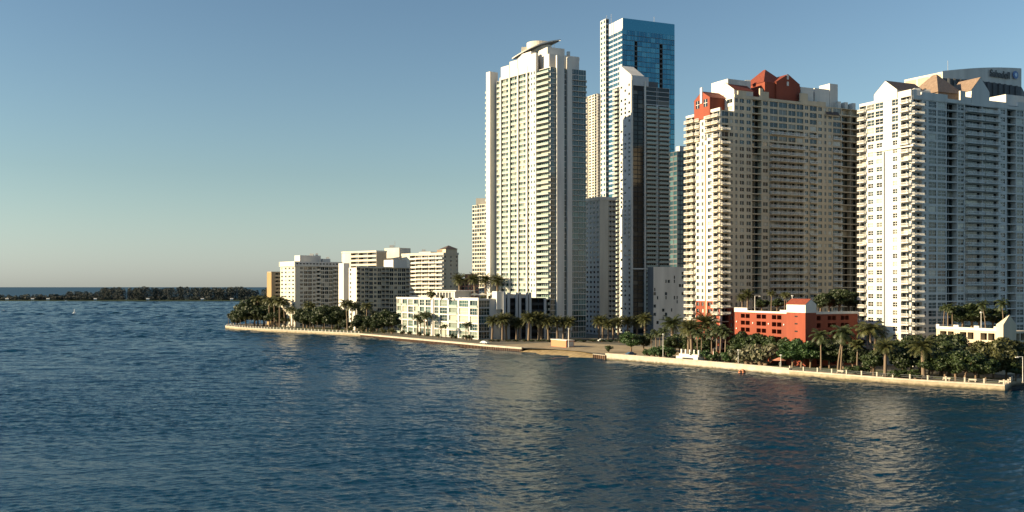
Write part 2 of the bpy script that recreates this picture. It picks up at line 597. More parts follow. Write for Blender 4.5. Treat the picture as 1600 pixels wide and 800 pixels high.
# ------------------------------------------------------------------ the setting: water, land, shore
WATER_CHOP, WATER_RIPPLE, WATER_ROUGH = .16, .07, .13
def water_mat(name, WATER_CHOP, WATER_ROUGH=.19):
    m, nt, b = nodes_of(name)
    L = nt.links.new
    tc = N(nt, 'ShaderNodeTexCoord')
    def noise(sx, sy, rot, scale, detail, rough=.55):
        mp = N(nt, 'ShaderNodeMapping')
        mp.inputs['Scale'].default_value = (sx, sy, 1)
        mp.inputs['Rotation'].default_value = (0, 0, rot)
        nz = N(nt, 'ShaderNodeTexNoise')
        nz.inputs['Scale'].default_value = scale
        nz.inputs['Detail'].default_value = detail
        nz.inputs['Roughness'].default_value = rough
        L(tc.outputs['Object'], mp.inputs[0]); L(mp.outputs[0], nz.inputs['Vector'])
        return nz.outputs[0]
    def mul(a, k):
        x = N(nt, 'ShaderNodeMath', operation='MULTIPLY')
        L(a, x.inputs[0]); x.inputs[1].default_value = k
        return x.outputs[0]
    def add(a, c):
        x = N(nt, 'ShaderNodeMath', operation='ADD')
        L(a, x.inputs[0]); L(c, x.inputs[1])
        return x.outputs[0]
    chop = mul(noise(.85, 1.0, RAD(-14), .7, 3, .6), WATER_CHOP)
    ripple = mul(noise(.8, 1.0, RAD(8), 2.4, 2), WATER_RIPPLE)
    h = add(chop, ripple)
    bp = N(nt, 'ShaderNodeBump')
    bp.inputs['Strength'].default_value = 1.0
    bp.inputs['Distance'].default_value = 1.0
    L(h, bp.inputs['Height'])
    L(bp.outputs[0], b.inputs['Normal'])
    b.inputs['Base Color'].default_value = (0.0001, 0.024, 0.048, 1)
    b.inputs['Roughness'].default_value = WATER_ROUGH
    b.inputs['IOR'].default_value = 1.25
    MATS[name] = m
water_mat('bay_water', WATER_CHOP)
water_mat('sea_water', .05, .42)
def wave_sheet():
    """the bay: real waves between the viewer and the far shore, flat water beyond"""
    rows = [105.0]
    while rows[-1] < 2060:
        rows.append(rows[-1] + max(.38, .0046 * (rows[-1] - 180)))
    ys = np.array(rows)
    nc = 560
    s = np.linspace(-1, 1, nc)
    hw = .57 * ys + 26
    X = hw[:, None] * s[None, :]
    Y = np.repeat(ys[:, None], nc, 1)
    rg = np.random.default_rng(21)
    Z = np.zeros_like(X); DX = np.zeros_like(X); DY = np.zeros_like(X)
    wind = math.radians(-97)
    step = np.maximum(2 * hw / nc, np.gradient(ys) * .6)
    bands = [(.95, 2.0, .90), (2.0, 6.0, .34), (6.0, 14.0, .20), (14.0, 34.0, .10)]
    w = []
    for lo, hi, k in bands:
        w.append(np.clip((lo * 1.3 / step - .8) / 1.2, 0.0, 1) * k + (0.01 if lo > 10 else 0))
    w = np.array(w)
    w /= np.sqrt((w ** 2).sum(0))[None, :]
    for (lo, hi, _), wb in zip(bands, w):
        n = 26
        for k in range(n):
            lam = lo * (hi / lo) ** rg.uniform(0, 1)
            th = wind + rg.normal() * .5
            kx, ky = math.cos(th) * 2 * math.pi / lam, math.sin(th) * 2 * math.pi / lam
            amp = WAVE_SLOPE * (1 + .35 * np.clip((ys - 250) / 500, 0, 1))[:, None] * lam / (2 * math.pi) * math.sqrt(2.0 / n) * wb[:, None]
            ph = kx * X + ky * Y + rg.uniform(0, 6.28)
            Z += amp * np.sin(ph)
            c = np.cos(ph) * amp * .7 * np.clip((420 - ys) / 120, 0, 1)[:, None]
            DX += math.cos(th) * c; DY += math.sin(th) * c
    edge = np.clip((ys - 105) / 12, 0, 1) * np.clip((2060 - ys) / 200, 0, 1)
    e2 = edge[:, None] * np.clip((1 - np.abs(s)) * 25, 0, 1)[None, :]
    # gusts: calmer and rougher patches
    gust = 1 + .30 * np.sin(X * .021 + Y * .013 + 1.3) * np.sin(X * -.009 + Y * .024 + .4) + .16 * np.sin(X * .055 + Y * .021 + 2.0) * np.sin(Y * .06 - X * .011)
    Z *= e2 * gust
    X2 = X + DX * e2; Y2 = Y + DY * e2
    nr = len(ys)
    V = np.stack([X2, Y2, Z], -1).reshape(-1, 3)
    i = np.arange(nr - 1)[:, None] * nc + np.arange(nc - 1)[None, :]
    Q = np.stack([i, i + 1, i + nc + 1, i + nc], -1).reshape(-1, 4)
    n0 = len(V)
    B = 60000.0
    yf = float(ys[-1])
    extra = np.array([(-B, -2000, 0), (B, -2000, 0), (B, yf, 0), (-B, yf, 0)])
    V = np.concatenate([V, extra])
    c00, c10, c11, c01 = 0, nc - 1, nr * nc - 1, (nr - 1) * nc
    Q = np.concatenate([Q, np.array([(n0, n0 + 1, c10, c00), (n0 + 1, n0 + 2, c11, c10), (n0 + 3, n0, c00, c01)])])
    me = bpy.data.meshes.new('water')
    me.vertices.add(len(V)); me.vertices.foreach_set('co', V.ravel())
    me.loops.add(Q.size); me.loops.foreach_set('vertex_index', Q.ravel())
    me.polygons.add(len(Q)); me.polygons.foreach_set('loop_start', np.arange(0, Q.size, 4))
    me.polygons.foreach_set('use_smooth', np.ones(len(Q), bool))
    me.materials.append(MATS['bay_water'])
    me.update(); me.validate()
    o = bpy.data.objects.new('water', me); COL.objects.link(o)
    props(o, kind='structure')
    return yf
WAVE_SLOPE = .17
YF = wave_sheet()
mb = MB()
mb.face([(-60000, YF, 0), (60000, YF, 0), (60000, 60000, 0), (-60000, 60000, 0)])
props(mb.obj('sea', ['sea_water']), kind='structure')

def ground_mat(name, c1, c2, scale=.15, rough=.95, c3=None):
    m, nt, b = nodes_of(name)
    tc = N(nt, 'ShaderNodeTexCoord')
    nz = N(nt, 'ShaderNodeTexNoise')
    nz.inputs['Scale'].default_value = scale; nz.inputs['Detail'].default_value = 8
    cr = N(nt, 'ShaderNodeValToRGB')
    cr.color_ramp.elements[0].position = .35; cr.color_ramp.elements[1].position = .68
    cr.color_ramp.elements[0].color = (*c1, 1); cr.color_ramp.elements[1].color = (*c2, 1)
    bp = N(nt, 'ShaderNodeBump'); bp.inputs['Distance'].default_value = .08
    L = nt.links.new
    L(tc.outputs['Object'], nz.inputs['Vector']); L(nz.outputs[0], cr.inputs[0]); L(cr.outputs[0], b.inputs['Base Color'])
    L(nz.outputs[0], bp.inputs['Height']); L(bp.outputs[0], b.inputs['Normal'])
    b.inputs['Roughness'].default_value = rough
    MATS[name] = m
ground_mat('earth', (0.06, 0.055, 0.04), (0.13, 0.12, 0.085))
ground_mat('grass', (0.035, 0.055, 0.018), (0.075, 0.095, 0.03), .6)
ground_mat('sand', (0.22, 0.17, 0.10), (0.34, 0.27, 0.17), .25)
ground_mat('wet_sand', (0.20, 0.14, 0.06), (0.36, 0.27, 0.14), .6)
ground_mat('paving', (0.24, 0.20, 0.15), (0.36, 0.31, 0.24), .5)

ZL = 1.8
SHORE = [(352, 513.5), (372, 516), (420, 519), (480, 522), (563, 526.5), (620, 532), (700, 539.5), (760, 545.5), (815, 550), (870, 554.5),
         (930, 560), (946, 562), (1020, 568), (1100, 575), (1170, 581.5), (1233, 587.5), (1320, 594.5), (1400, 601), (1490, 607), (1570, 612)]
SP = [at(px, HC * F / (y - HOR)) for px, y in SHORE]
def shore_at(px):
    for i in range(len(SHORE) - 1):
        if SHORE[i][0] <= px <= SHORE[i + 1][0]:
            a, c = SP[i], SP[i + 1]
            d = (c - a).normalized()
            return a + d * along(a, d, px)
    return SP[0] if px < SHORE[0][0] else SP[-1]
def inland(P, i):
    a = SP[max(0, i - 1)]; c = SP[min(len(SP) - 1, i + 1)]
    d = (c - a).normalized()
    return Vector((-d.y, d.x, 0))            # away from the water
def strip_points(px0, px1, off, step=25):
    """points along the shore between two columns, moved inland by off"""
    xs = [px0] + [s[0] for s in SHORE if px0 < s[0] < px1] + [px1]
    P = [shore_at(x) for x in xs]
    out = []
    for i, p in enumerate(P):
        a = P[max(0, i - 1)]; c = P[min(len(P) - 1, i + 1)]
        d = (c - a).normalized()
        out.append(p + Vector((-d.y, d.x, 0)) * off)
    return out
# the inlet beside the promenade's end and the hidden back of the point
END_RET = [SP[-1] + Vector((10, 16, 0)), SP[-1] + Vector((45, 45, 0)), SP[-1] + Vector((220, 140, 0))]
edge = []
for i, p in enumerate(SP):
    px = SHORE[i][0]
    off = 9.0 if 815 < px < 930 else .5
    edge.append(p + inland(p, i) * off)
edge[0] = SP[0] + Vector((.5, .2, 0))
poly = edge + [SP[-1] + Vector((9.6, 16.4, 0)), END_RET[1], END_RET[2], Vector((1500, 900, 0)), Vector((2500, 5000, 0)), Vector((300, 5000, 0)),
               Vector((60, 1600, 0)), Vector((-60, 1000, 0)), Vector((-140, 830, 0)), Vector((-188, 760, 0)), Vector((-204, 735, 0))]
mb = MB()
mb.face([(p.x, p.y, ZL) for p in poly])
props(mb.obj('ground', ['earth']), kind='structure')

def strip_sheet(name, mat, px0, px1, o0, o1, z, label=None):
    a = strip_points(px0, px1, o0); c = strip_points(px0, px1, o1)
    mb = MB()
    for i in range(len(a) - 1):
        mb.face([(a[i].x, a[i].y, z), (a[i + 1].x, a[i + 1].y, z), (c[i + 1].x, c[i + 1].y, z), (c[i].x, c[i].y, z)])
    return props(mb.obj(name, [mat]), kind='structure')
strip_sheet('promenade', 'paving', 356, 815, .9, 5.5, ZL + .012)
strip_sheet('promenade', 'paving', 946, 1568, 1.2, 6.0, ZL + .012)
strip_sheet('lawn', 'grass', 1010, 1560, 6.0, 24.0, ZL + .008)
strip_sheet('lawn', 'grass', 380, 560, 5.5, 40.0, ZL + .008)
strip_sheet('sand_lot', 'sand', 760, 1010, 6.0, 52.0, ZL + .006)
# the beach slope
a0 = strip_points(815, 930, -3.5); a1 = strip_points(815, 930, 2.0); a2 = strip_points(815, 930, 9.6)
mb = MB()
for i in range(len(a0) - 1):
    mb.face([(a0[i].x, a0[i].y, -.6), (a0[i + 1].x, a0[i + 1].y, -.6), (a1[i + 1].x, a1[i + 1].y, .75), (a1[i].x, a1[i].y, .75)])
    mb.face([(a1[i].x, a1[i].y, .75), (a1[i + 1].x, a1[i + 1].y, .75), (a2[i + 1].x, a2[i + 1].y, ZL + .016), (a2[i].x, a2[i].y, ZL + .016)])
props(mb.obj('beach', ['wet_sand']), kind='structure')

def wall_along(name, label, pts, zt, thick, cap_h, mats, cat='wall'):
    """wall with a proud coping following the shore points"""
    base = pts[len(pts) // 2].copy()
    root = empty(name, (base.x, base.y, 0), 0, label, cat)
    n = len(pts)
    def offs(o):
        out = []
        for i, p in enumerate(pts):
            a = pts[max(0, i - 1)]; c = pts[min(n - 1, i + 1)]
            d = (c - a).normalized()
            out.append(p + Vector((-d.y, d.x, 0)) * o)
        return out
    def ribbon(mb, o0, o1, z0, z1):
        A, C = offs(o0), offs(o1)
        for i in range(n - 1):
            p, q, r, s = A[i], A[i + 1], C[i + 1], C[i]
            mb.face([(p.x, p.y, z0), (q.x, q.y, z0), (q.x, q.y, z1), (p.x, p.y, z1)])
            mb.face([(p.x, p.y, z1), (q.x, q.y, z1), (r.x, r.y, z1), (s.x, s.y, z1)])
            mb.face([(s.x, s.y, z1), (r.x, r.y, z1), (r.x, r.y, z0), (s.x, s.y, z0)])
            mb.face([(p.x, p.y, z0), (s.x, s.y, z0), (r.x, r.y, z0), (q.x, q.y, z0)])
        for i in (0, n - 1):
            p, s = A[i], C[i]
            mb.face([(p.x, p.y, z0), (s.x, s.y, z0), (s.x, s.y, z1), (p.x, p.y, z1)])
    m1 = MB(); ribbon(m1, 0, thick, -1.2, zt - cap_h)
    m1.obj('wall_face', [mats[0]], root, (base.x, base.y, 0))
    m2 = MB(); ribbon(m2, -.12, thick + .1, zt - cap_h, zt)
    m2.obj('coping', [mats[1]], root, (base.x, base.y, 0))
    return root
tip = [Vector((-196, 752, 0)), Vector((-203.5, 738, 0)), Vector((-206.8, 726, 0))] + strip_points(352, 563, 0)
wall_along('seawall', 'pale curved seawall round the wooded point at far left', tip, 2.2, .9, .5, ('concrete_stained', 'concrete'))
sheet = wall_along('sheet_pile_wall', 'rusty ribbed sheet pile wall below the white low block', strip_points(563, 815, 0), 2.1, .9, .8, ('rust_steel', 'concrete'))
pts = strip_points(563, 815, -.22)
acc = []
for i in range(len(pts) - 1):
    seg = pts[i + 1] - pts[i]; l = seg.length
    k = int(l / 1.35)
    for q in range(k):
        acc.append((pts[i] + seg * ((q + .5) / k), math.atan2(seg.y, seg.x)))
mb = MB(); raw_box(mb, -.28, .28, -.16, .16, -1.2, 1.26)
pile_me = mb.mesh('pile', ['rust_steel'])
for p, a in acc:
    o = bpy.data.objects.new('pile', pile_me); COL.objects.link(o); o.parent = sheet
    o.location = p - sheet.location; o.rotation_euler = (0, 0, a)
stub = wall_along('timber_wall', 'short dark timber pile wall at the end of the beach', strip_points(928, 947, -.6), 1.9, .5, .2, ('timber', 'concrete'))
pts = strip_points(928, 947, -.85)
for q in range(6):
    p = pts[0].lerp(pts[-1], (q + .5) / 6)
    mb = MB(); raw_box(mb, -.2, .2, -.2, .2, -1.2, 1.75)
    o = mb.obj('pile', ['timber'], stub); o.location = p - stub.location
wall_along('seawall', 'broad cream seawall in front of the red-roofed tower', strip_points(946, 1233, 0), 2.65, 1.4, .45, ('concrete', 'concrete'))
c_pts = strip_points(1233, 1570, 0)
wall_along('seawall', 'weathered seawall under the white railing posts at right', c_pts, 2.0, 1.0, .45, ('concrete_stained', 'concrete'))
wall_along('seawall', 'short shaded seawall turning inland at the far right', [SP[-1] + Vector((.3, .2, 0)), SP[-1] + Vector((10, 16, 0)), END_RET[1], END_RET[2]], 1.98, 1.0, .45, ('concrete_stained', 'concrete'))

def railing(name, label, pts, gap, z, ph, pw, rail_r=.05, mat='concrete', group=None):
    base = pts[len(pts) // 2].copy(); base.z = z
    root = empty(name, base, 0, label, 'railing', group)
    tot = sum((pts[i + 1] - pts[i]).length for i in range(len(pts) - 1))
    n = max(2, int(tot / gap))
    mb = MB()
    raw_box(mb, -pw / 2, pw / 2, -pw / 2, pw / 2, 0, ph)
    raw_box(mb, -pw * .62, pw * .62, -pw * .62, pw * .62, ph + .004, ph + .16)
    me = mb.mesh('post', [mat])
    prev = None
    for i in range(n + 1):
        s = tot * i / n
        for j in range(len(pts) - 1):
            l = (pts[j + 1] - pts[j]).length
            if s <= l + 1e-6:
                p = pts[j] + (pts[j + 1] - pts[j]) * (s / l); a = math.atan2(*(pts[j + 1] - pts[j]).yx)
                break
            s -= l
        o = bpy.data.objects.new('post', me); COL.objects.link(o); o.parent = root
        o.location = (p.x - base.x, p.y - base.y, 0); o.rotation_euler = (0, 0, a)
        if prev is not None and rail_r:
            mr = MB()
            d = (p - prev); l = d.length; d /= l
            for zz in (ph * .9, ph * .5):
                obox(mr, prev, d, pw * .5, l - pw * .5, -rail_r, rail_r, z + zz - rail_r, z + zz + rail_r)
            mr.obj('rail', ['dark_grey'], root, base)
        prev = p
    return root
railing('promenade_railing', 'railing of square cream posts along the right promenade', strip_points(1233, 1568, .5), 5.2, 2.0, 1.25, .42)
railing('promenade_railing', 'short railing of pale posts on the shaded seawall at far right', [SP[-1] + Vector((2.2, 2.5, 0)), SP[-1] + Vector((10.5, 15.8, 0)), SP[-1] + Vector((44.8, 45.5, 0))], 5.2, 1.98, 1.25, .42)
railing('promenade_railing', 'long row of small white railing posts round the wooded point', [Vector((-202.6, 738, 0)), Vector((-206.0, 726, 0))] + strip_points(353, 560, .45), 3.6, 2.2, 1.0, .4, .04, 'white_paint')
# ------------------------------------------------------------------ buildings
def pxu(A, d, px):
    return along(A, d, px)

# ---- white tower at the right edge
L, K, R, dr, dl = two_face(1424, 350, RAD(25), RAD(25), 1343, 1624)
b = Building('apartment_tower', 'white apartment tower with gabled roofline at the right edge of the picture', (K.x, K.y, ZL),
             ['white_paint', 'pale_grey', 'cream_paint', 'grey_tile', 'brown_tile'], rail='bars', cap=300, muntin=(2, 2), bar=.11, loggia='none')
ZT = 97.5
nf = 33
h = (ZT - ZL) / nf
def over(j, i):
    if j >= nf - 6 and i in (1, 2, 4) and j < nf - 1: return 'W' if i == 2 or i == 1 else 'b'
    if j >= nf - 5 and i == 3: return 'W'
def matf(j, i): return 2 if j < 5 and i in (1, 2, 3) else 0
b.facade(L, K, ZL, ZT, nf, [(1354, 'B'), (1367, 'w'), (1381, 'w'), (1393, 'S'), (1404, 'w'), (1407, 'S'), (1424, 'B')], 0,
         lambda j, i: ('W' if (j >= nf - 5 and i in (2, 4, 1)) else None), matf=lambda j, i: 2 if j < 4 and i in (1, 2, 3, 4) else 0)
b.facade(K, R, ZL, ZT - 1.2, nf, [(1441, 'B'), (1450, 'n'), (1464, 'W'), (1479, 'W'), (1496, 'R'), (1507, 'W'), (1535, 'B'), (1561, 'B'), (1573, 'w'), (1588, 'R'), (1600, 'W'), (1624, 'W')], 0,
         lambda j, i: ('W' if (j >= nf - 2 and i in (2, 3, 5)) else None), matf=lambda j, i: 2 if j < 3 else 0)
Bk = shell(b, L, K, R, ZL, ZT)
# stepped parapets and gables
n_l = K - L; ll = n_l.length; d_l = n_l / ll; lr = (R - K).length
up = lambda px: along(L, d_l, px)
ur = lambda px: along(K, dr, px)
gb = MB(); gable(gb, L, d_l, up(1366), up(1402), -14, .12, ZT - .2, zpx(145, 362), zpx(127.5, 362), 'v', 0, 1)
b.part('gable', gb, ['white_paint', 'grey_tile'])
mb = MB(); obox(mb, L, d_l, up(1381.5), up(1382.6), .01, .25, ZL + 2, ZT - 18.5); b.part('drain_groove', mb, ['dark_grey'])
mb = MB(); obox(mb, L, d_l, up(1366), up(1424) + 1.2, .02, .42, ZT - 18.2, ZT - 17.4); b.part('cornice', mb, ['white_paint'])
for (p0, p1, zz) in ((1426, 1432, 3.2), (1432, 1440, 1.2), (1440, 1480, 2.6), (1480, 1500, 1.2), (1500, 1508, 4.6), (1508, 1517, 2.6), (1545, 1575, 2.2), (1575, 1590, 1.0), (1590, 1624, 3.0)):
    mb = MB(); obox(mb, K, dr, ur(p0) + .01, ur(p1) - .01, -.5, .18, ZT - 1.3, ZT + zz - 1.2); b.part('parapet', mb, ['white_paint'])
mb = MB(); obox(mb, L, d_l, 0, up(1366), -.4, .1, ZT, ZT - .2 + .9); b.part('parapet', mb, ['white_paint']); mb = MB(); obox(mb, L, d_l, up(1403), ll, -.4, .1, ZT, ZT + 2.0); b.part('parapet', mb, ['white_paint'])
gb = MB(); gable(gb, K, dr, ur(1517), ur(1545), -9, .3, ZT - 1.5, zpx(148, 371), zpx(127, 371), 'v', 0, 1)
b.part('gable', gb, ['white_paint', 'brown_tile'])
mb = MB(); hip(mb, K, dr, ur(1478), ur(1517), -18, -3.5, ZT + 3.0, ZT + 11.2, 0); obox(mb, K, dr, ur(1478), ur(1517), -18, -3.5, ZT - 1, ZT + 2.98)
b.part('hip_roof', mb, ['brown_tile'])
mb = MB(); obox(mb, K, dr, 4, ur(1470) - .5, -14, -4, ZT + .01, ZT + 3.0); b.part('penthouse', mb, ['white_paint'])
mb = MB(); obox(mb, K, dr, ur(1590), ur(1640), -18, -5, ZT + .01, ZT + 5.5); b.part('penthouse', mb, ['white_paint'])
b.finish()

# ---- bank building behind it, curved crown with lettering
D = 492
KB = at(1473, D)
dlb = Vector((-math.sin(RAD(30)), math.cos(RAD(30)), 0)); LB = KB + dlb * along(KB, dlb, 1413)
b = Building('office_tower', 'pale office tower with a curved crown and dark lettering behind the white tower', (KB.x, KB.y, ZL),
             ['ivory_paint', 'pale_grey', 'dark_grey'], glass='glass_dark', cap=60)
zt = zpx(119, D)
arc = []
for i in range(15):
    px = 1473 + (1596 - 1473) * i / 14
    bulge = math.sin(math.pi * i / 14)
    arc.append(at(px, D - 3 * bulge + 22 * i / 14))
pts = [LB] + arc + [arc[-1] + Vector((25, 40, 0)), LB + Vector((40, 40, 0))]
mb = MB()
zb = zpx(129, 503)
prism(mb, [(p.x, p.y) for p in pts], ZL, zb, 2)
b.part('shaft', mb, ['ivory_paint', 'pale_grey', 'dark_grey'])
mb = MB()
tops = []
for i, p in enumerate(arc):
    s = i / 14
    tops.append(zpx(112 - 7.5 * math.sin(math.pi * min(1, s * .62 + .05)) + 1.2 * s, p.y))
for i in range(14):
    p, q = arc[i], arc[i + 1]
    mb.face([(p.x, p.y, zb), (q.x, q.y, zb), (q.x, q.y, tops[i + 1]), (p.x, p.y, tops[i])])
    mb.face([(p.x, p.y, tops[i]), (q.x, q.y, tops[i + 1]), (q.x + 3, q.y + 8, tops[i + 1]), (p.x + 3, p.y + 8, tops[i])])
    mb.face([(p.x, p.y, zb), (p.x + 3, p.y + 8, zb), (q.x + 3, q.y + 8, zb), (q.x, q.y, zb)])
q = arc[-1]
mb.face([(q.x, q.y, zb), (q.x + 3, q.y + 8, zb), (q.x + 3, q.y + 8, tops[-1]), (q.x, q.y, tops[-1])])
b.part('crown', mb, ['white_paint'])
db = (KB - LB).normalized(); lb = (KB - LB).length
mb = MB()
obox(mb, LB, db, 0, lb, -4, .05, zb - 25, zpx(112, 492))
b.part('side_wall', mb, ['ivory_paint'])
for k in range(3):
    mb = MB(); obox(mb, LB, db, lb * (.04 + .32 * k), lb * (.32 + .32 * k), .04, .12, zt - 2.4, zt + 1.2); b.part('panel', mb, ['sand_paint'])
for i in range(1, 14):
    mb = MB(); p = arc[i]; raw_box(mb, p.x - .5, p.x + .5, p.y - .9, p.y - .05, zb - 30, zb - .01); b.part('pier', mb, ['dark_grey'])
def lettering(txt, px0, D0, D1, px1, zc, size, mat, parent, base, name='lettering'):
    cu = bpy.data.curves.new(name, 'FONT')
    cu.body = txt; cu.size = size; cu.align_x = 'CENTER'; cu.align_y = 'CENTER'
    cu.extrude = .12; cu.offset = .02 * size
    A, B_ = at(px0, D0), at(px1, D1)
    tmp = bpy.data.objects.new(name, cu); COL.objects.link(tmp)
    dg = bpy.context.evaluated_depsgraph_get()
    me = bpy.data.meshes.new_from_object(tmp.evaluated_get(dg))
    bpy.data.objects.remove(tmp)
    me.name = name
    me.materials.clear(); me.materials.append(MATS[mat])
    w = max(v.co.x for v in me.vertices) - min(v.co.x for v in me.vertices)
    k = (B_ - A).length / w
    o = bpy.data.objects.new(name, me); COL.objects.link(o)
    o.scale = (k, k, 1)
    o.parent = parent
    d = (B_ - A).normalized()
    o.location = (A + B_) / 2 + perp(d) * .35 + Vector((0, 0, zc)) - Vector(base)
    o.rotation_euler = (math.pi / 2, 0, math.atan2(d.y, d.x))
    return o
def arc_D(px):
    i = (px - 1473) / (1596 - 1473)
    return D - 3 * math.sin(math.pi * i) + 22 * i
ta, tb = at(1546, arc_D(1546)), at(1577, arc_D(1577))
lettering('Sabadell', 1546, arc_D(1546) - .6, arc_D(1577) - .6, 1577, zpx(116.5, 505), 4.2, 'sign_dark', b.root, b.base)
lo = at(1586.5, arc_D(1586.5) - 1.0, zpx(118, 512))
mb = MB(); d_t = (tb - ta).normalized()
def disc(mb, c, d, r, th, mat=0, n=24):
    nn = perp(d)
    for s in (0, 1):
        pts_ = [(c.x + d.x * r * math.cos(2 * math.pi * i / n) + nn.x * th * s, c.y + d.y * r * math.cos(2 * math.pi * i / n) + nn.y * th * s, c.z + r * math.sin(2 * math.pi * i / n)) for i in range(n)]
        mb.face(pts_, mat)
        if s == 0: p0 = pts_
    for i in range(n):
        j = (i + 1) % n
        mb.face([p0[i], p0[j], pts_[j], pts_[i]], mat)
disc(mb, lo, d_t, 2.0, .3); em = b.part('emblem', mb, ['sign_blue'])
mb = MB(); disc(mb, lo + perp(d_t) * .31, d_t, 1.0, .1)
mb.obj('emblem_centre', ['sign_pale'], em, b.base)
mb = MB(); ap = at(1481, D + 6); raw_box(mb, ap.x - .08, ap.x + .08, ap.y - .08, ap.y + .08, zt + 1, zt + 9); b.part('antenna', mb, ['steel'])
b.finish()

# ---- cream parking garage at right
L, K, R, dr, dl = two_face(1568, 320, RAD(25), RAD(25), 1463, 1615)
zt = 16.8
b = Building('parking_garage', 'cream parking garage with dark openings and roof garden at lower right', (K.x, K.y, ZL),
             ['cream_paint', 'white_paint'], cap=300, cat='garage', bar=0)
cols = [(1468, 'S'), (1480, 'V'), (1491, 'V'), (1499, 'S'), (1511, 'V'), (1522, 'V'), (1531, 'S'), (1543, 'V'), (1555, 'V'), (1568, 'S')]
GT = dict(T); GT['V'] = (.86, .12, .80, 2.2, 0)
b.facade(L, K, ZL, zt - 1.3, 4, cols, 0, types=GT)
b.facade(K, R, ZL, zt - 1.3, 4, [(.1, 'S'), (.35, 'V'), (.55, 'V'), (.8, 'V'), (1, 'S')], 0, types=GT)
shell(b, L, K, R, ZL, zt - 1.3)
d_l = (K - L).normalized(); ll = (K - L).length
for k, (p0, p1, hh) in enumerate(((1463, 1468, 1.6), (1468, 1490, .9), (1490, 1498, 1.6), (1498, 1522, .9), (1522, 1530, 1.6), (1530, 1553, .9), (1553, 1560, 1.6))):
    mb = MB(); obox(mb, L, d_l, max(0, along(L, d_l, p0)) + .01, along(L, d_l, p1) - .01, -.4, .15, zt - 1.29, zt - 1.3 + hh); b.part('parapet', mb, ['white_paint'])
S0 = K - d_l * 1.5
mb = MB(); obox(mb, L, d_l, along(L, d_l, 1559.5), ll + .6, -5.2, .9, ZL, zt + 1.0)
u0, u1 = along(L, d_l, 1559.5), ll + .6
nn = perp(d_l)
def Q3(u, v, z): return (L.x + d_l.x * u + nn.x * v, L.y + d_l.y * u + nn.y * v, z)
mb.face([Q3(u0, .9, zt + 1.0), Q3(u1, .9, zt + 1.0), Q3(u1, -2, zt + 4.2), Q3(u0, -2, zt + 1.6)])
mb.face([Q3(u1, .9, zt + 1.0), Q3(u1, -5.2, zt + 1.0), Q3(u1, -2, zt + 4.2)])
mb.face([Q3(u0, .9, zt + 1.0), Q3(u0, -2, zt + 1.6), Q3(u0, -5.2, zt + 1.0)])
mb.face([Q3(u0, -5.2, zt + 1.0), Q3(u0, -2, zt + 1.6), Q3(u1, -2, zt + 4.2), Q3(u1, -5.2, zt + 1.0)])
b.part('stair_tower', mb, ['cream_paint'])
b.finish()
G2 = (L, K, R, zt)

# ---- red parking garage
L, K, R, dr, dl = two_face(1255, 352, RAD(23.5), RAD(23.5), 1148, 1340)
zt = 21.6
b = Building('parking_garage', 'red stucco parking garage with square dark openings below the red-roofed tower', (K.x, K.y, ZL),
             ['red_stucco', 'white_paint'], cap=300, cat='garage', bar=0)
cols = [(1157, 'S'), (1164.5, 'V'), (1172, 'V'), (1181.5, 'S'), (1189.5, 'V'), (1197.5, 'V'), (1205.5, 'S'), (1213.5, 'V'), (1221.5, 'V'), (1229, 'S'), (1232.5, 'S'), (1240, 'S'), (1255, 'S')]
GT['V'] = (.86, .16, .76, 2.2, 0)
b.facade(L, K, ZL, zt - 1.4, 7, cols, 0, types=GT)
cr_ = [(.16, 'S'), (.24, 'V'), (.32, 'V'), (.44, 'S'), (.52, 'V'), (.60, 'V'), (.68, 'S'), (.76, 'V'), (.84, 'V'), (1, 'S')]
b.facade(K, R, ZL, zt - 1.4, 7, cr_, 0, types=GT)
shell(b, L, K, R, ZL, zt - 1.4)
d_l = (K - L).normalized(); ll = (K - L).length; lr = (R - K).length
ul = lambda px: along(L, d_l, px)
mb = MB(); obox(mb, L, d_l, -.1, ul(1168), -.4, .18, zt - 1.39, zt + .3); b.part('coping', mb, ['white_paint'])
mb = MB(); obox(mb, L, d_l, ul(1168) + .01, ul(1219) - .01, -.4, .18, zt - 1.39, zt - .7); b.part('coping', mb, ['white_paint'])
mb = MB(); obox(mb, L, d_l, ul(1219), ul(1232.5) - .02, -.4, .18, zt - 1.39, zt - .05); b.part('coping', mb, ['white_paint'])
mb = MB()
for k in range(9):
    u = ul(1168) + (ul(1219) - ul(1168)) * k / 8
    obox(mb, L, d_l, u - .05, u + .05, -.2, -.1, zt - .69, zt + .42)
obox(mb, L, d_l, ul(1168) + .06, ul(1219) - .06, -.19, -.11, zt + .43, zt + .5)
b.part('roof_rail', mb, ['black_metal'])
mb = MB(); obox(mb, K, dr, 3.4, lr, -.4, .18, zt - 1.39, zt - .5); b.part('coping', mb, ['white_paint'])
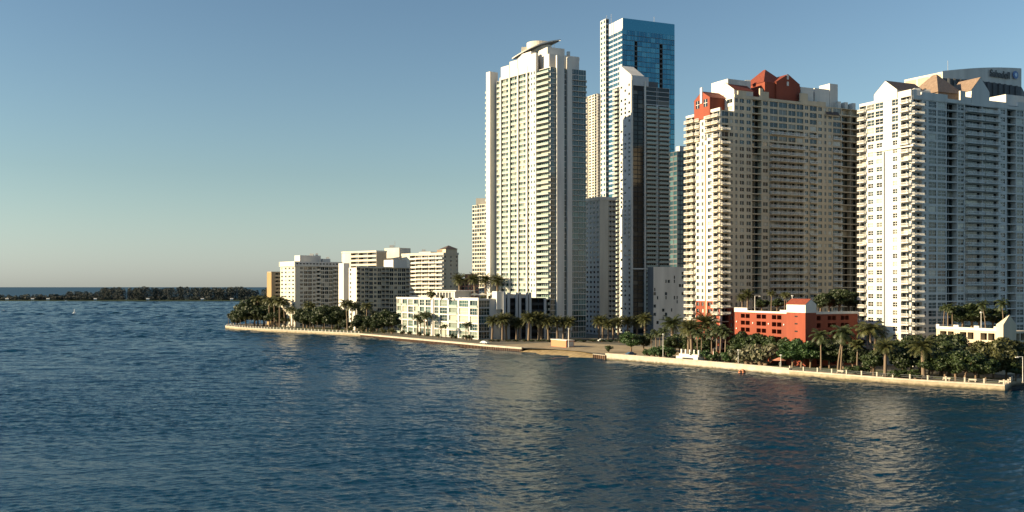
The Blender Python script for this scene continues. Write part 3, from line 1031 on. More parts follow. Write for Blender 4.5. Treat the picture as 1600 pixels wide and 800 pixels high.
# raised dark strip painting the shade of a recess, and stair tower
mb = MB(); obox(mb, L, d_l, ul(1229), ul(1232), .005, .06, ZL, zt - 1.6); b.part('recess_shade_strip', mb, ['timber'])
u0, u1 = ul(1233), ll + 2.6
st = MB(); obox(st, L, d_l, u0, u1, -3.6, 1.2, ZL, zt - .8); b.part('stair_tower', st, ['red_stucco'])
gb = MB(); gable(gb, K + d_l * 2.6 + perp(d_l) * 1.2, dr, 0, 4.8, -(u1 - u0) , .06, zt - .79, zt + 2.2, zt + 4.0, 'v', 0, 1, .25)
b.part('stair_gable', gb, ['white_paint', 'terracotta_tile'])
for k, z in enumerate((8.6, 11.2, 13.9, 16.6, 19.2)):
    mb = MB(); obox(mb, L, d_l, ul(1246), ul(1250.5), 1.205, 1.26, z, z + .5); b.part('vent_slot', mb, ['dark_void'])
for p in (1151.5, 1177, 1201.5, 1225.5):
    for z in (16.2, 13.6) if p < 1160 else (16.0,):
        mb = MB(); obox(mb, L, d_l, ul(p) - .22, ul(p) + .22, .005, .3, z, z + .5); b.part('wall_lamp', mb, ['white_metal'])
b.finish()
G1 = (L, K, R, zt)

# ---- cream tower with red roofs
L, K, R, dr, dl = two_face(1125, 405, RAD(26.6), RAD(26.6), 1072, 1356)
b = Building('apartment_tower', 'cream apartment tower with red hipped roofs behind the red garage', (K.x, K.y, ZL),
             ['cream_paint', 'white_paint', 'red_stucco', 'ivory_paint', 'sand_paint'], rail='bars', cap=300, muntin=(2, 1), slab='cream_paint', rail_mat='white_metal', loggia='none')
d_l = (K - L).normalized(); ll = (K - L).length; lr = (R - K).length
ul = lambda px: along(L, d_l, px)
ur = lambda px: along(K, dr, px)
nf = 36
ZT = 102.0
def over_l(j, i):
    if j >= nf - 4 and i in (2, 4): return 'b'
    if j >= nf - 3 and i == 5: return 'B'
    if j == 0: return 'S' if i in (1, 3) else 'W'
b.facade(L, K, ZL, ZT, nf, [(1080, 'B'), (1087, 'B'), (1094, 'w'), (1101.5, 'n'), (1104, 'S'), (1114, 'w'), (1125, 'B')], 1, over_l,
         matf=lambda j, i: 2 if j < 8 and i in (2, 3, 5) else (3 if i < 2 else 1))
ccols = [(1139, 'B'), (1147, 'n'), (1154, 'n'), (1164.5, 'w'), (1175, 'w'), (1190, 'R'), (1202, 'w'), (1216, 'B'), (1231, 'B'), (1244, 'B'), (1256, 'B'), (1264.5, 'w'),
         (1277, 'b'), (1286, 'w'), (1293, 'n'), (1301, 'w'), (1315, 'b'), (1330, 'R'), (1343, 'R'), (1356, 'w')]
ZR = 108.0
def over_r(j, i):
    if j >= nf + 1 - 3:
        return {0: 'W', 1: 'w', 2: 'w', 7: 'W', 8: 'W', 9: 'W', 10: 'W', 12: 'W', 16: 'W'}.get(i)
    if j < 6 and i == 0: return 'R'
b.facade(K, R, ZL, ZT, nf, ccols, 0, lambda j, i: over_r(j + 2 if j < 6 or j < nf - 3 else j, i) if not (j < 6) else over_r(j, i), matf=lambda j, i: 2 if (j < 7 and i < 2) else (4 if i > 15 else 0))
shell(b, L, K, R, ZL, ZT)
K1 = K + dr * ur(1147); L1 = K1 + dl * ll
b.facade(K1, R, ZT, ZR, 2, ccols[2:], 0, lambda j, i: over_r(nf, i + 2))
b.facade(L1, K1, ZT, ZR, 2, [(.25, 'w'), (.5, 'w'), (.75, 'w'), (1, 'w')], 1)
shell(b, L1, K1, R, ZT, ZR)
mb = MB()
Bk = L + R - K
# end wall above the lower left roof
for lbl, (p0, p1, hh) in enumerate(((1125, 1139, -3.0), (1147.5, 1153, 1.0), (1153, 1166, 2.6), (1166, 1187, .9), (1187, 1192, 4.6), (1192, 1201, 3.4), (1201, 1250, .8), (1250, 1262, 4.6), (1262, 1277, 1.6), (1277, 1290, 1.8), (1290, 1346, -1.0))):
    if hh > 0:
        mb = MB(); obox(mb, K, dr, ur(p0) + .01, ur(p1) - .01, -.5, .16, ZR - .3, ZR + hh); b.part('parapet', mb, ['cream_paint'])
# red gable at the left face
gb = MB(); gable(gb, L, d_l, ul(1086), ul(1110.5), -8, .5, ZT - 2.2, zpx(157, 418), zpx(145.5, 418), 'v', 0, 1)
b.part('gable', gb, ['red_stucco', 'terracotta_tile'])
mb = MB(); obox(mb, L, d_l, ul(1096.5), ul(1099.5), .52, .9, zpx(164, 418), zpx(139.5, 418)); b.part('chimney', mb, ['white_paint'])
for p0, p1 in ((1089, 1094.5), (1101, 1107)):
    tp = window_template(ul(p1) - ul(p0), 3.2, 2, 2, .16)
    o = bpy.data.objects.new('window', tp.mesh('window', ['glass', 'white_metal'])); COL.objects.link(o); o.parent = b.root
    pp = L + d_l * (ul(p0) + ul(p1)) / 2 + perp(d_l) * .52
    o.location = Vector((pp.x, pp.y, zpx(170.5, 418))) - b.base; o.rotation_euler = (0, 0, math.atan2(d_l.y, d_l.x))
mb = MB(); obox(mb, L, d_l, ul(1110.6), ll + .1, -.5, .15, ZT - .01, ZT + 1.0); b.part('parapet', mb, ['white_paint']); mb = MB(); obox(mb, L, d_l, 0, ul(1085.9), -.5, .15, ZT, ZT + .8); b.part('parapet', mb, ['white_paint'])
# second, white gable behind the first, and white blocks
gb = MB(); L2 = L + dr * 8.5; gable(gb, L2, d_l, along(L2, d_l, 1121), along(L2, d_l, 1147), -10, 0, ZT + .02, zpx(143, 415), zpx(129.5, 415), 'v', 0, 1)
b.part('gable', gb, ['white_paint', 'terracotta_tile'])
mb = MB(); obox(mb, K, dr, ur(1152), ur(1188), -17, -6, ZR + .01, zpx(125, 417)); b.part('penthouse', mb, ['white_paint'])
# main red block: hip roof plus a gable towards the viewer
urb = lambda px, v: along(K + perp(dr) * v, dr, px)
mb = MB()
ua_, ub_ = urb(1195, -2.6), urb(1250, -2.6)
obox(mb, K, dr, ua_, ub_, -17, -2.6, ZR + .01, zpx(130, 422))
hip(mb, K, dr, ua_, ua_ + 12.5, -17, -3.2, zpx(130, 422) + .01, zpx(109, 428), 1, .3)
b.part('roof_block', mb, ['red_stucco', 'terracotta_tile'])
gb = MB(); gable(gb, K, dr, urb(1213, -2), urb(1249.5, -2), -12, -2.0, ZR + .02, zpx(130, 424), zpx(116.5, 424), 'v', 0, 1)
b.part('roof_gable', gb, ['red_stucco', 'terracotta_tile'])
for z0, z1 in ((118, 124.5), (128, 134.5)):
    mb = MB(); obox(mb, K, dr, urb(1229.5, -1.9), urb(1232.5, -1.9), -2.0 + .01, -1.85, zpx(z1, 424), zpx(z0, 424)); b.part('louvre', mb, ['white_paint'])
mb = MB(); obox(mb, K, dr, urb(1251, -3), urb(1271, -3), -14, -3, ZR + .01, zpx(137, 430)); b.part('penthouse', mb, ['white_paint'])
mb = MB(); obox(mb, K, dr, urb(1273, -4), urb(1296, -4), -12, -4, ZR + .01, zpx(141, 438)); b.part('penthouse', mb, ['white_paint'])
mb = MB(); obox(mb, K, dr, urb(1296.5, -4.5), urb(1309, -4.5), -10.9, -4.5, ZR + .01, zpx(135, 444)); b.part('penthouse', mb, ['white_paint'])
mb = MB(); obox(mb, K, dr, ur(1309), ur(1346), -5, -4.9, ZR + .01, ZR + 3.2); b.part('wind_screen', mb, ['glass_rail'])
for p in (1318, 1329, 1341):
    mb = MB(); obox(mb, K, dr, ur(p) - .9, ur(p) + .9, -4.6, -2.4, ZR + .01, ZR + 3.4)
    b.part('roof_pier', mb, ['white_paint'])
gb = MB(); gable(gb, K, dr, ur(1290), ur(1310), -3, .6, ZR - 4.2, ZR - 3.4, ZR - .6, 'u', 0, 1); b.part('canopy_roof', gb, ['sand_paint', 'grey_tile'])
mb = MB(); obox(mb, L, d_l, ul(1102), ul(1103.2), .01, .2, ZL + 1, ZT - 13); b.part('drain_groove', mb, ['ochre_paint'])
b.finish()

# ---- tallest front tower with white grid
K = at(860, 545)
dlj = Vector((-.6, .8, 0)); drj = Vector((.902, .432, 0)).normalized()
L = K + dlj * along(K, dlj, 776); R = K + drj * along(K, drj, 915.5)
b = Building('apartment_tower', 'tall white gridded glass tower with a tilted crescent on its roof', (K.x, K.y, ZL),
             ['white_paint', 'ivory_paint', 'glass_teal', 'grey_paint'], glass='glass_green', frame='white_metal', rail='glass', rail_mat='glass_rail', slab='white_paint', cap=300, muntin=(3, 1))
d_l = (K - L).normalized(); ll = (K - L).length; lr = (R - K).length
ul = lambda px: along(L, d_l, px)
ur = lambda px: along(K, drj, px)
nf = 49
ZT = 150.5
JT = dict(T); JT['g'] = (.90, .10, .90, .9, 0); JT['w'] = (.6, .2, .8, .2, 0); JT['R'] = (.93, .08, .93, .45, .06)
b.facade(L, K, ZL, ZT, nf, [(783, 'R'), (790.5, 'R'), (797, 'R'), (803.5, 'R'), (810, 'R'), (817.5, 'R'), (824, 'R'), (831.5, 'R'), (836, 'w'), (840.5, 'w'), (860, 'B')], 0, types=JT)
b.facade(K, R, ZL, ZT, nf, [(868.5, 'G'), (880, 'S'), (885, 'G'), (892.5, 'S'), (904, 'G'), (915.5, 'G')], 0, types=T, glass='glass_teal')
shell(b, L, K, R, ZL, ZT)
# vertical white ribs between the bays
for p in (783.2, 797, 810.3, 824.3):
    mb = MB(); u = ul(p); obox(mb, L, d_l, u - .55, u + .55, .01, .75, ZL + 20, ZT + (1.5 if p < 790 else 4)); b.part('rib', mb, ['white_paint'])
mb = MB(); obox(mb, L, d_l, ul(831.2), ul(841), .02, 1.6, ZL, ZT + 9.5)
b.part('pillar', mb, ['white_paint'])
k = 0
for j in range(nf):
    z = ZL + (ZT - ZL) * (j + .3) / nf
    if z > 26:
        for (p0, p1) in ((833.2, 835), (837.4, 839.2)):
            b.win.append((('w', round(ul(p1) - ul(p0), 3), 1.5, 1, 1, 'glass_green'), tuple(L + d_l * (ul(p0) + ul(p1)) / 2 + perp(d_l) * 1.62 + Vector((0, 0, z))), math.atan2(d_l.y, d_l.x), perp(d_l)))
# stepped crown walls of the lit face
for p0, p1, y1 in ((784, 797, 102), (797.4, 810, 97.5), (810.4, 831, 91)):
    mb = MB(); obox(mb, L, d_l, ul(p0), ul(p1) - .05, -2.5, .6, ZT + .01, zpx(y1, 575)); b.part('crown_wall', mb, ['white_paint'])
# white slab fins of the shaded face
for p0, p1, top in ((868.5, 880, 91), (885, 892.5, 92)):
    mb = MB(); obox(mb, K, drj, ur(p0), ur(p1), .02, 1.3, ZL + 4, zpx(top, 553)); b.part('fin', mb, ['white_paint'])
# left fin with side balconies
mb = MB(); obox(mb, L, d_l, -5.6, -1.6, -2, 3.6, ZL, zpx(112, 585)); b.part('fin', mb, ['white_paint'])
Lf = L + d_l * -5.6 + perp(d_l) * 3.6
for j in range(3, nf - 1):
    z = ZL + (ZT - ZL) * j / nf
    b.bal.append((('b', 4.2, 1.2, 'glass'), tuple(Lf - perp(d_l) * 2.2 + Vector((0, 0, z))), math.atan2(d_l.y, d_l.x) - math.pi / 2, -d_l))
    # right end balconies
    b.bal.append((('b', 6.0, 1.5, 'glass'), tuple(R - perp(drj) * 4.5 + Vector((0, 0, z))), math.atan2(drj.y, drj.x) + math.pi / 2, drj))
    b.bal.append((('b', round(ur(915.5) - ur(893.5), 3), 1.0, 'none'), tuple(K + drj * (ur(893.5) + ur(915.5)) / 2 + Vector((0, 0, z + .15))), math.atan2(drj.y, drj.x), perp(drj)))
# roof blocks, drum and crescent
mb = MB(); obox(mb, K, drj, ur(862), ur(909), -14, -3, ZT + .01, zpx(91.5, 560)); b.part('penthouse', mb, ['white_paint'])
mb = MB(); obox(mb, K, drj, ur(866), ur(893), -20, -8, ZT + .01, zpx(81, 565)); b.part('penthouse', mb, ['white_paint'])
C = at(842, 572)
mb = MB()
ring = [(C.x + 7.0 * math.cos(2 * math.pi * i / 28), C.y + 7.0 * math.sin(2 * math.pi * i / 28)) for i in range(28)]
prism(mb, ring, ZT + .01, zpx(68, 572)); b.part('drum', mb, ['ivory_paint'], False)
mb = MB(); C2 = at(827, 575)
raw_box(mb, C2.x - 4.5, C2.x + 4.0, C2.y - 4, C2.y + 6, ZT + .01, zpx(76, 575)); b.part('drum_block', mb, ['ivory_paint'])
mb = MB()
nseg = 24
xl, xr_ = at(800, 572).x, at(876, 572).x
zl, zr = zpx(93.5, 572), zpx(64.5, 572)
for side in (0, 1):
    row = []
for i in range(nseg):
    def pt(i, s, off):
        t = i / nseg
        x = xl + (xr_ - xl) * t
        wv = 9.0 * math.sin(math.pi * min(1, t * 1.0)) ** .75 * (1 - .25 * t)
        z = zl + (zr - zl) * (t ** 1.15)
        return (x, C.y + s * wv - 2.5, z + off + (0.9 * abs(s) * math.sin(math.pi * t)))
    for off, fl in ((.45, 0), (-.15, 1)):
        q = [pt(i, -1, off), pt(i + 1, -1, off), pt(i + 1, 0, off), pt(i, 0, off)]
        mb.face(q, 0 if not fl else 1)
        q = [pt(i, 0, off), pt(i + 1, 0, off), pt(i + 1, 1, off), pt(i, 1, off)]
        mb.face(q, 0 if not fl else 1)
    mb.face([pt(i, -1, -.15), pt(i + 1, -1, -.15), pt(i + 1, -1, .45), pt(i, -1, .45)], 0)
    mb.face([pt(i, 1, -.15), pt(i + 1, 1, -.15), pt(i + 1, 1, .45), pt(i, 1, .45)], 0)
b.part('crescent_canopy', mb, ['white_paint', 'dark_grey'])
for px, y0, y1 in ((856, 86, 73), (862, 86, 71), (866, 86, 70), (860, 84, 76)):
    p = at(px, 566); mb = MB(); raw_box(mb, p.x - .15, p.x + .15, p.y - .15, p.y + .15, zpx(y0, 566), zpx(y1, 566)); b.part('strut', mb, ['white_metal'])
b.finish()

# ---- low white block with glass bays before the tall tower
K = at(747.5, 531); L = at(620, 612)
d_l = (K - L).normalized(); drp = -perp(d_l)          # square to the lit face, away from the viewer
R = K + Vector((.93, .367, 0)) * 24
zt = 22.8
b = Building('apartment_block', 'low white waterfront block with pale glass bays and roof terrace', (K.x, K.y, ZL),
             ['white_paint', 'grey_paint'], glass='glass_green', rail='glass', rail_mat='glass_rail', cap=300, muntin=(4, 2))
PT = dict(T); PT['W'] = (.84, .10, .92, .5, 0); PT['R'] = (.84, .08, .92, .8, .5); PT['g'] = (.9, .1, .94, .6, 0)
pc = [(628, 'R'), (637, 'W'), (646, 'W'), (655, 'R'), (664, 'W'), (674, 'W'), (678, 'S'), (686, 'W'), (700, 'W'), (716, 'R'), (733, 'W'), (747.5, 'W')]
b.facade(L, K, ZL, zt, 5, pc, 0, lambda j, i: ('R' if (j + i * 2) % 5 == 1 and i != 6 else None), types=PT)
b.facade(K, R, ZL, zt, 5, [(.28, 'g'), (.55, 'S'), (.95, 'g'), (1, 'S')], 1, types=PT, glass='glass_teal')
shell(b, L, K, R, ZL, zt)
parapet(b, [L, K, R], zt, .9, .4)
ul = lambda px: along(L, d_l, px)
mb = MB(); obox(mb, L, d_l, ul(675.5), ul(677.6), .02, .5, ZL, zt + .4); b.part('rib', mb, ['white_paint'])
# roof pavilion and planters
mb = MB(); obox(mb, L, d_l, ul(677), ul(707), -12, -1.5, zt + .02, zt + 4.6, 0); obox(mb, L, d_l, ul(676), ul(711), -13, -.6, zt + 4.62, zt + 5.2, 0)
b.part('pavilion', mb, ['white_paint'])
for k in range(6):
    u = ul(679) + (ul(706) - ul(679)) * k / 6
    tp = window_template(2.6, 3.6, 2, 1); o = bpy.data.objects.new('window', tp.mesh('window', ['glass', 'white_metal'])); COL.objects.link(o); o.parent = b.root
    pp = L + d_l * (u + 1.6) + perp(d_l) * -1.49; o.location = Vector((pp.x, pp.y, zt + .4)) - b.base; o.rotation_euler = (0, 0, math.atan2(d_l.y, d_l.x))
mb = MB(); obox(mb, L, d_l, ul(715), ul(746), -1.6, -.6, zt + .02, zt + 1.3); b.part('planter', mb, ['grey_paint'])
b.finish()
PODIUM = (L, K, R, zt, d_l)

# ---- dark parking podium with white fins
A = at(785, 534); Bq = at(853, 541)
dd = (Bq - A).normalized()
b = Building('podium', 'dark louvred parking podium with tall white fins at the foot of the tall tower', (A.x, A.y, ZL),
             ['charcoal', 'white_paint', 'grey_paint'], glass='glass_dark', cap=300, cat='building')
zt = zpx(457, 534)
b.facade(A, Bq, ZL, zt - 3, 6, [(797, 'L'), (806, 'L'), (813, 'L'), (821, 'L'), (830, 'L'), (842, 'L'), (853, 'L')], 0)
back = -perp(dd) * 26
pts = [A, Bq, Bq + back, A + back]
b.wall.face([(p.x, p.y, zt - 3) for p in pts])
for p, q in ((pts[1], pts[2]), (pts[2], pts[3]), (pts[3], pts[0])):
    b.wall.face([(p.x, p.y, ZL), (q.x, q.y, ZL), (q.x, q.y, zt - 3), (p.x, p.y, zt - 3)])
la = (Bq - A).length
ua = lambda px: along(A, dd, px)
for p0, p1, tp in ((785.5, 789.5, 0), (792, 796, 0), (805, 808.5, 0), (810, 813.5, 0), (821, 824.5, 0), (826, 829.5, 0), (849.5, 852.8, -3.5)):
    mb = MB(); obox(mb, A, dd, ua(p0), ua(p1), .02, 1.1, ZL, zt + tp); b.part('fin', mb, ['grey_paint'])  # white fins in grey paint: their shade is put into the colour
mb = MB(); obox(mb, A, dd, ua(789.6), ua(829.4), -.6, .018, zt - 2.99, zt - 1.0); b.part('lintel', mb, ['grey_paint'])
mb = MB(); obox(mb, A, dd, -3.2, ua(789), -9, .3, ZL + 16, zt + .6); b.part('corner_pier', mb, ['white_paint'])
b.finish()

# ---- blue glass skyscraper
L, K, R, dr, dl = two_face(973, 763, RAD(23.5), RAD(23.5), 951, 1054)
ZT = zpx(28, 763)
b = Building('skyscraper', 'tallest blue glass skyscraper standing behind the other towers', (K.x, K.y, ZL),
             ['pale_grey', 'glass_blue', 'white_paint', 'dark_grey'], glass='glass_blue', frame='grey_paint', cap=300, muntin=(2, 1))
d_l = (K - L).normalized()
ST = dict(T); ST['G'] = (.985, .09, .985, .08, 0); ST['W'] = (.95, .30, .95, .15, 0); ST['L'] = (.9, .2, .9, 1.5, 0)
zc = ZT - 9
nf = 58
rc = [(p, 'G') for p in (979.5, 985.5, 991.5)] + [(996, 'L')] + [(p, 'G') for p in (1003, 1010, 1017, 1024, 1030.5)] + [(1035.5, 'L')] + [(p, 'G') for p in (1042, 1048, 1054)]
b.facade(K, R, ZL, zc, nf, rc, 3, lambda j, i: 'G' if j > nf - 3 else None, types=ST, muntin=(2, 1))
b.facade(L, K, ZL, zc, nf, [(958, 'W'), (965.5, 'W'), (973, 'W')], 0, types=ST)
b.facade(K, R, zc, ZT, 1, [(.5, 'S'), (1, 'S')], 1)
b.facade(L, K, zc, ZT, 1, [(1, 'S')], 0)
shell(b, L, K, R, ZL, ZT)
# side shaft in the sun
L2, K2, R2, dr2, dl2 = two_face(946.5, 752, RAD(23.5), RAD(23.5), 938, 951.5)
b.facade(L2, K2, ZL, zpx(29, 752), 58, [(.5, 'w'), (1, 'w')], 2)
b.facade(K2, R2, ZL, zpx(29, 752), 58, [(1, 'W')], 2, glass='glass_dark')
shell(b, L2, K2, R2, ZL, zpx(29, 752), 2)
for px, y in ((955, 22), (1022, 26), (948, 24)):
    p = at(px, 775); mb = MB(); raw_box(mb, p.x - .15, p.x + .15, p.y - .15, p.y + .15, ZT - 12, zpx(y, 775)); b.part('antenna', mb, ['steel'])
b.finish()

# ---- dark tower in a white frame
L, K, R, dr, dl = two_face(986.5, 598, RAD(23.5), RAD(23.5), 960, 1046)
b = Building('apartment_tower', 'dark glass tower in a pale frame with a slanted crown before the skyscraper', (K.x, K.y, ZL),
             ['pale_grey', 'white_paint', 'charcoal'], glass='glass_dark', rail='glass', rail_mat='glass_rail', slab='white_paint', cap=300, muntin=(1, 1))
d_l = (K - L).normalized(); ll = (K - L).length
ul = lambda px: along(L, d_l, px); ur = lambda px: along(K, dr, px)
ZT = zpx(128, 598)
nf = 56
DT = dict(T); DT['B'] = (.93, .10, .9, 1.0, 1.6); DT['G'] = (.97, .08, .95, .3, 0)
rr = random.Random(3)
b.facade(L, K, ZL, ZT, nf, [(968, 'B'), (974, 'q'), (980, 'q'), (986.5, 'q')], 0, lambda j, i: (rr.choice(['q', 'S', 'n']) if i > 0 else None), types=DT)
def over_d(j, i):
    if i in (1, 2) and j >= nf - 1: return 'S'
    if i >= 4 and j > nf - 5: return 'G'
b.facade(K, R, ZL, ZT - 2, nf, [(988.3, 'S'), (997, 'G'), (1006, 'G'), (1008.5, 'S'), (1026, 'B'), (1028, 'S'), (1046, 'B')], 0, over_d, types=DT,
         matf=lambda j, i: 2 if i in (1, 2) else 0)
shell(b, L, K, R, ZL, ZT - 2)
for p0, p1 in ((985.6, 988.2), (1006.2, 1008.6)):
    mb = MB(); obox(mb, K, dr, ur(p0), ur(p1), -.02, .7, ZL, ZT + 1.0); b.part('column', mb, ['white_paint'])
mb = MB()
n_ = perp(d_l)
u0, u1 = ul(968), ll
def Qd(u, v, z): return (L.x + d_l.x * u + n_.x * v, L.y + d_l.y * u + n_.y * v, z)
za, zb_, zc_ = ZT, zpx(104, 612), zpx(117, 598)
for v in (.05, -9):
    f_ = [Qd(u0, v, za), Qd(u1, v, za), Qd(u1, v, zc_), Qd(u0 + (u1 - u0) * .1, v, zb_), Qd(u0, v, zb_)]
    mb.face(f_)
for (ua_, z_a), (ub_, z_b) in (((u0, za), (u0, zb_)), ((u0, zb_), (u0 + (u1 - u0) * .1, zb_)), ((u0 + (u1 - u0) * .1, zb_), (u1, zc_)), ((u1, zc_), (u1, za))):
    mb.face([Qd(ua_, .05, z_a), Qd(ub_, .05, z_b), Qd(ub_, -9, z_b), Qd(ua_, -9, z_a)])
b.part('slanted_crown', mb, ['white_paint'])
mb = MB(); obox(mb, K, dr, .3, ur(1013), -8, .3, ZT - 1.9, ZT + 3.6); b.part('crown_wall', mb, ['pale_grey'])
mb = MB(); obox(mb, K, dr, ur(1013), ur(1030), -9, -1.5, ZT - 1.9, ZT + 1.6); b.part('crown_wall', mb, ['dark_grey'])
mb = MB(); obox(mb, K, dr, 0, ur(1046), .72, .95, zpx(421, 600), zpx(419, 600)); b.part('band', mb, ['white_paint'])
b.finish()

# ---- grid tower between the tall tower and the dark tower
L, K, R, dr, dl = two_face(937, 586, RAD(26), RAD(26), 915, 962)
b = Building('apartment_tower', 'grey tower of small square windows beside the tall gridded tower', (K.x, K.y, ZL),
             ['grey_paint', 'white_paint', 'ivory_paint'], glass='glass_dark', cap=120, muntin=(1, 1))
zt = zpx(312, 586)
b.facade(L, K, ZL, zt, 27, [(.25, 'q'), (.5, 'q'), (.75, 'q'), (1, 'q')], 0)
b.facade(K, R, ZL, zt, 27, [(.55, 'S'), (.78, 'b'), (1, 'b')], 2)
shell(b, L, K, R, ZL, zt)
parapet(b, [L, K, R], zt, 1.8, .5, 1, .5)
L, K, R, dr, dl = two_face(933, 628, RAD(26), RAD(26), 914, 938)
zt2 = zpx(146, 628)
b.facade(L, K, zt - 4, zt2, 42, [(.3, 'b'), (.55, 'w'), (.8, 'w'), (1, 'G')], 2)
b.facade(K, R, zt - 4, zt2, 42, [(1, 'b')], 0)
shell(b, L, K, R, zt - 4, zt2)
b.finish()

# ---- pale tower and coral block behind at left of the tall tower
L, K, R, dr, dl = two_face(764, 760, RAD(40), RAD(37), 738, 772)
b = Building('office_tower', 'distant pale gridded tower half hidden left of the tall tower', (K.x, K.y, ZL), ['ivory_paint'], glass='glass', cap=120, muntin=(1, 1))
zt = zpx(318, 760)
b.facade(L, K, ZL, zt, 30, [(.143, 'W'), (.286, 'W'), (.429, 'W'), (.571, 'W'), (.714, 'W'), (.857, 'W'), (1, 'W')], 0)
b.facade(K, R, ZL, zt, 30, [(.5, 'W'), (1, 'W')], 0)
shell(b, L, K, R, ZL, zt)
p = at(752, 775); b.box(p, Vector((1, 0, 0)), -4, 6, -4, 4, zt, zt + 5)
b.finish()
L, K, R, dr, dl = two_face(731, 700, RAD(35), RAD(37), 716, 748)
b = Building('apartment_block', 'coral red stepped block behind the roof terrace palms', (K.x, K.y, ZL), ['coral_paint'], glass='glass', cap=60, muntin=(1, 1))
zt = zpx(436, 700)
b.facade(L, K, ZL, zt - 2.6, 12, [(.33, 'W'), (.66, 'W'), (1, 'W')], 0)
b.facade(K, R, ZL, zt, 13, [(.33, 'w'), (.66, 'w'), (1, 'w')], 0)
shell(b, L, K, R, ZL, zt)
p = at(737, 704); b.box(p, dr, -2, 5, -6, -1, zt, zt + 3.6)
b.finish()

# ---- dark towers deep in the gap
L, K, R, dr, dl = two_face(1058, 690, RAD(23.5), RAD(23.5), 1046, 1090)
b = Building('office_tower', 'slate blue tower in the narrow gap left of the red-roofed tower', (K.x, K.y, ZL), ['dark_grey', 'grey_paint'], glass='glass_teal', cap=120, muntin=(1, 1))
zt = zpx(236, 690)
b.facade(L, K, ZL, zt, 36, [(.5, 'W'), (1, 'W')], 0)
b.facade(K, R, ZL, zt, 36, [(p, 'W') for p in (1063, 1068, 1073, 1078, 1084, 1090)], 0)
shell(b, L, K, R, ZL, zt)
p = at(1062, 700); b.box(p, dr, 0, 8, -5, 0, zt, zt + 5, 1)
b.finish()

# ---- white podium with scattered square windows
L, K, R, dr, dl = two_face(1021, 560, RAD(14), RAD(14), 1012, 1082)
b = Building('podium', 'white podium with scattered small square windows left of the red-roofed tower', (K.x, K.y, ZL), ['white_paint', 'dark_grey'], glass='glass_dark', cap=300, muntin=(1, 1), bar=0)
zt = zpx(417, 560)
rr2 = random.Random(11)
XT = dict(T); XT['q'] = (.85, .10, .85, .3, 0); XT['n'] = (.45, .0 + .1, .9, .3, 0)
b.facade(K, R, ZL, zt, 17, [(i / 14, 'S') for i in range(1, 15)], 0, lambda j, i: (rr2.choice(['q', 'n', 'q']) if rr2.random() < .17 and j > 2 and i < 13 else None), types=XT)
b.facade(L, K, ZL, zt, 17, [(.5, 'S'), (1, 'S')], 1)
shell(b, L, K, R, ZL, zt)
b.finish()

# ---- the older condominiums at left
def condo(name, label, Kpx, D, Lpx, Rpx, top, nf, lc, rc, mats, ar=35, al=37, cap=300, glass='glass', rail='solid', rail_mat='ivory_paint', slab='ivory_paint', lm=0, rm=0, types=T):
    L, K, R, dr, dl = two_face(Kpx, D, RAD(ar), RAD(al), Lpx, Rpx)
    b = Building(name, label, (K.x, K.y, ZL), mats, glass=glass, rail=rail, rail_mat=rail_mat, slab=slab, cap=cap, muntin=(2, 1))
    zt = zpx(top, D)
    b.facade(L, K, ZL, zt, nf, lc, lm, types=types)
    b.facade(K, R, ZL, zt, nf, rc, rm, types=types)
    shell(b, L, K, R, ZL, zt)
    return b, L, K, R, dr, dl, zt
ev = lambda ts: [((i + 1) / len(ts), t) for i, t in enumerate(ts)]
b, L, K, R, dr, dl, zt = condo('apartment_block', 'narrow ochre-sided block at the left end of the skyline', 424, 735, 417, 446, 426, 14, ev('S'), ev('SRRR'), ['ochre_paint', 'tan_paint'], rm=1, cap=150, rail_mat='sand_paint', slab='sand_paint')
parapet(b, [L, K, R], zt, .8, .4, 1)
b.finish()
b, L, K, R, dr, dl, zt = condo('apartment_block', 'white condominium with overhanging roof band and end stair fin at left', 461, 690, 438, 533, 416, 15, ev('qqqq'), ev('SwWWwRWWWbb'), ['ivory_paint', 'ivory_paint', 'white_paint'], rm=1, ar=37)
d_l = (K - L).normalized()
parapet(b, [L, K, R], zt, 3.4, 1.0, 2, .8)
for k in range(14):
    u = (R - K).length * (k + .5) / 14
    mb = MB(); obox(mb, K, dr, u - .7, u + .7, .81, .86, zt + 1.4, zt + 2.3); b.part('roof_slot', mb, ['dark_void'])
mb = MB(); obox(mb, K, dr, 6, 22, -14, -5, zt + .01, zpx(399, 700)); b.part('penthouse', mb, ['white_paint'])
mb = MB(); obox(mb, K, dr, 24, 30, -13, -6, zt + .01, zpx(404, 705)); b.part('penthouse', mb, ['white_paint'])
LS, KS, RS, d1, d2 = two_face(537, 668, RAD(35), RAD(37), 529, 546)
mb = MB(); prism(mb, [(p.x, p.y) for p in (LS, KS, RS, LS + RS - KS)], ZL, zpx(411, 668)); b.part('stair_fin', mb, ['white_paint'])
b.finish()
b, L, K, R, dr, dl, zt = condo('apartment_block', 'condominium with white end wall and shaded balconies behind tall palms', 557, 642, 545, 640, 418, 14, [(.45, 'n'), (1, 'S')], ev('bwbWwWbbWwWWb'), ['white_paint', 'cream_paint', 'ivory_paint'], rm=1, rail='bars', rail_mat='ivory_paint', slab='ivory_paint')
mb = MB(); obox(mb, K, dr, along(K, dr, 613), along(K, dr, 634), -12, 1.2, zt + .01, zpx(406, 660)); b.part('lift_tower', mb, ['white_paint'])
parapet(b, [K, R], zt, .7, .3, 0)
b.finish()
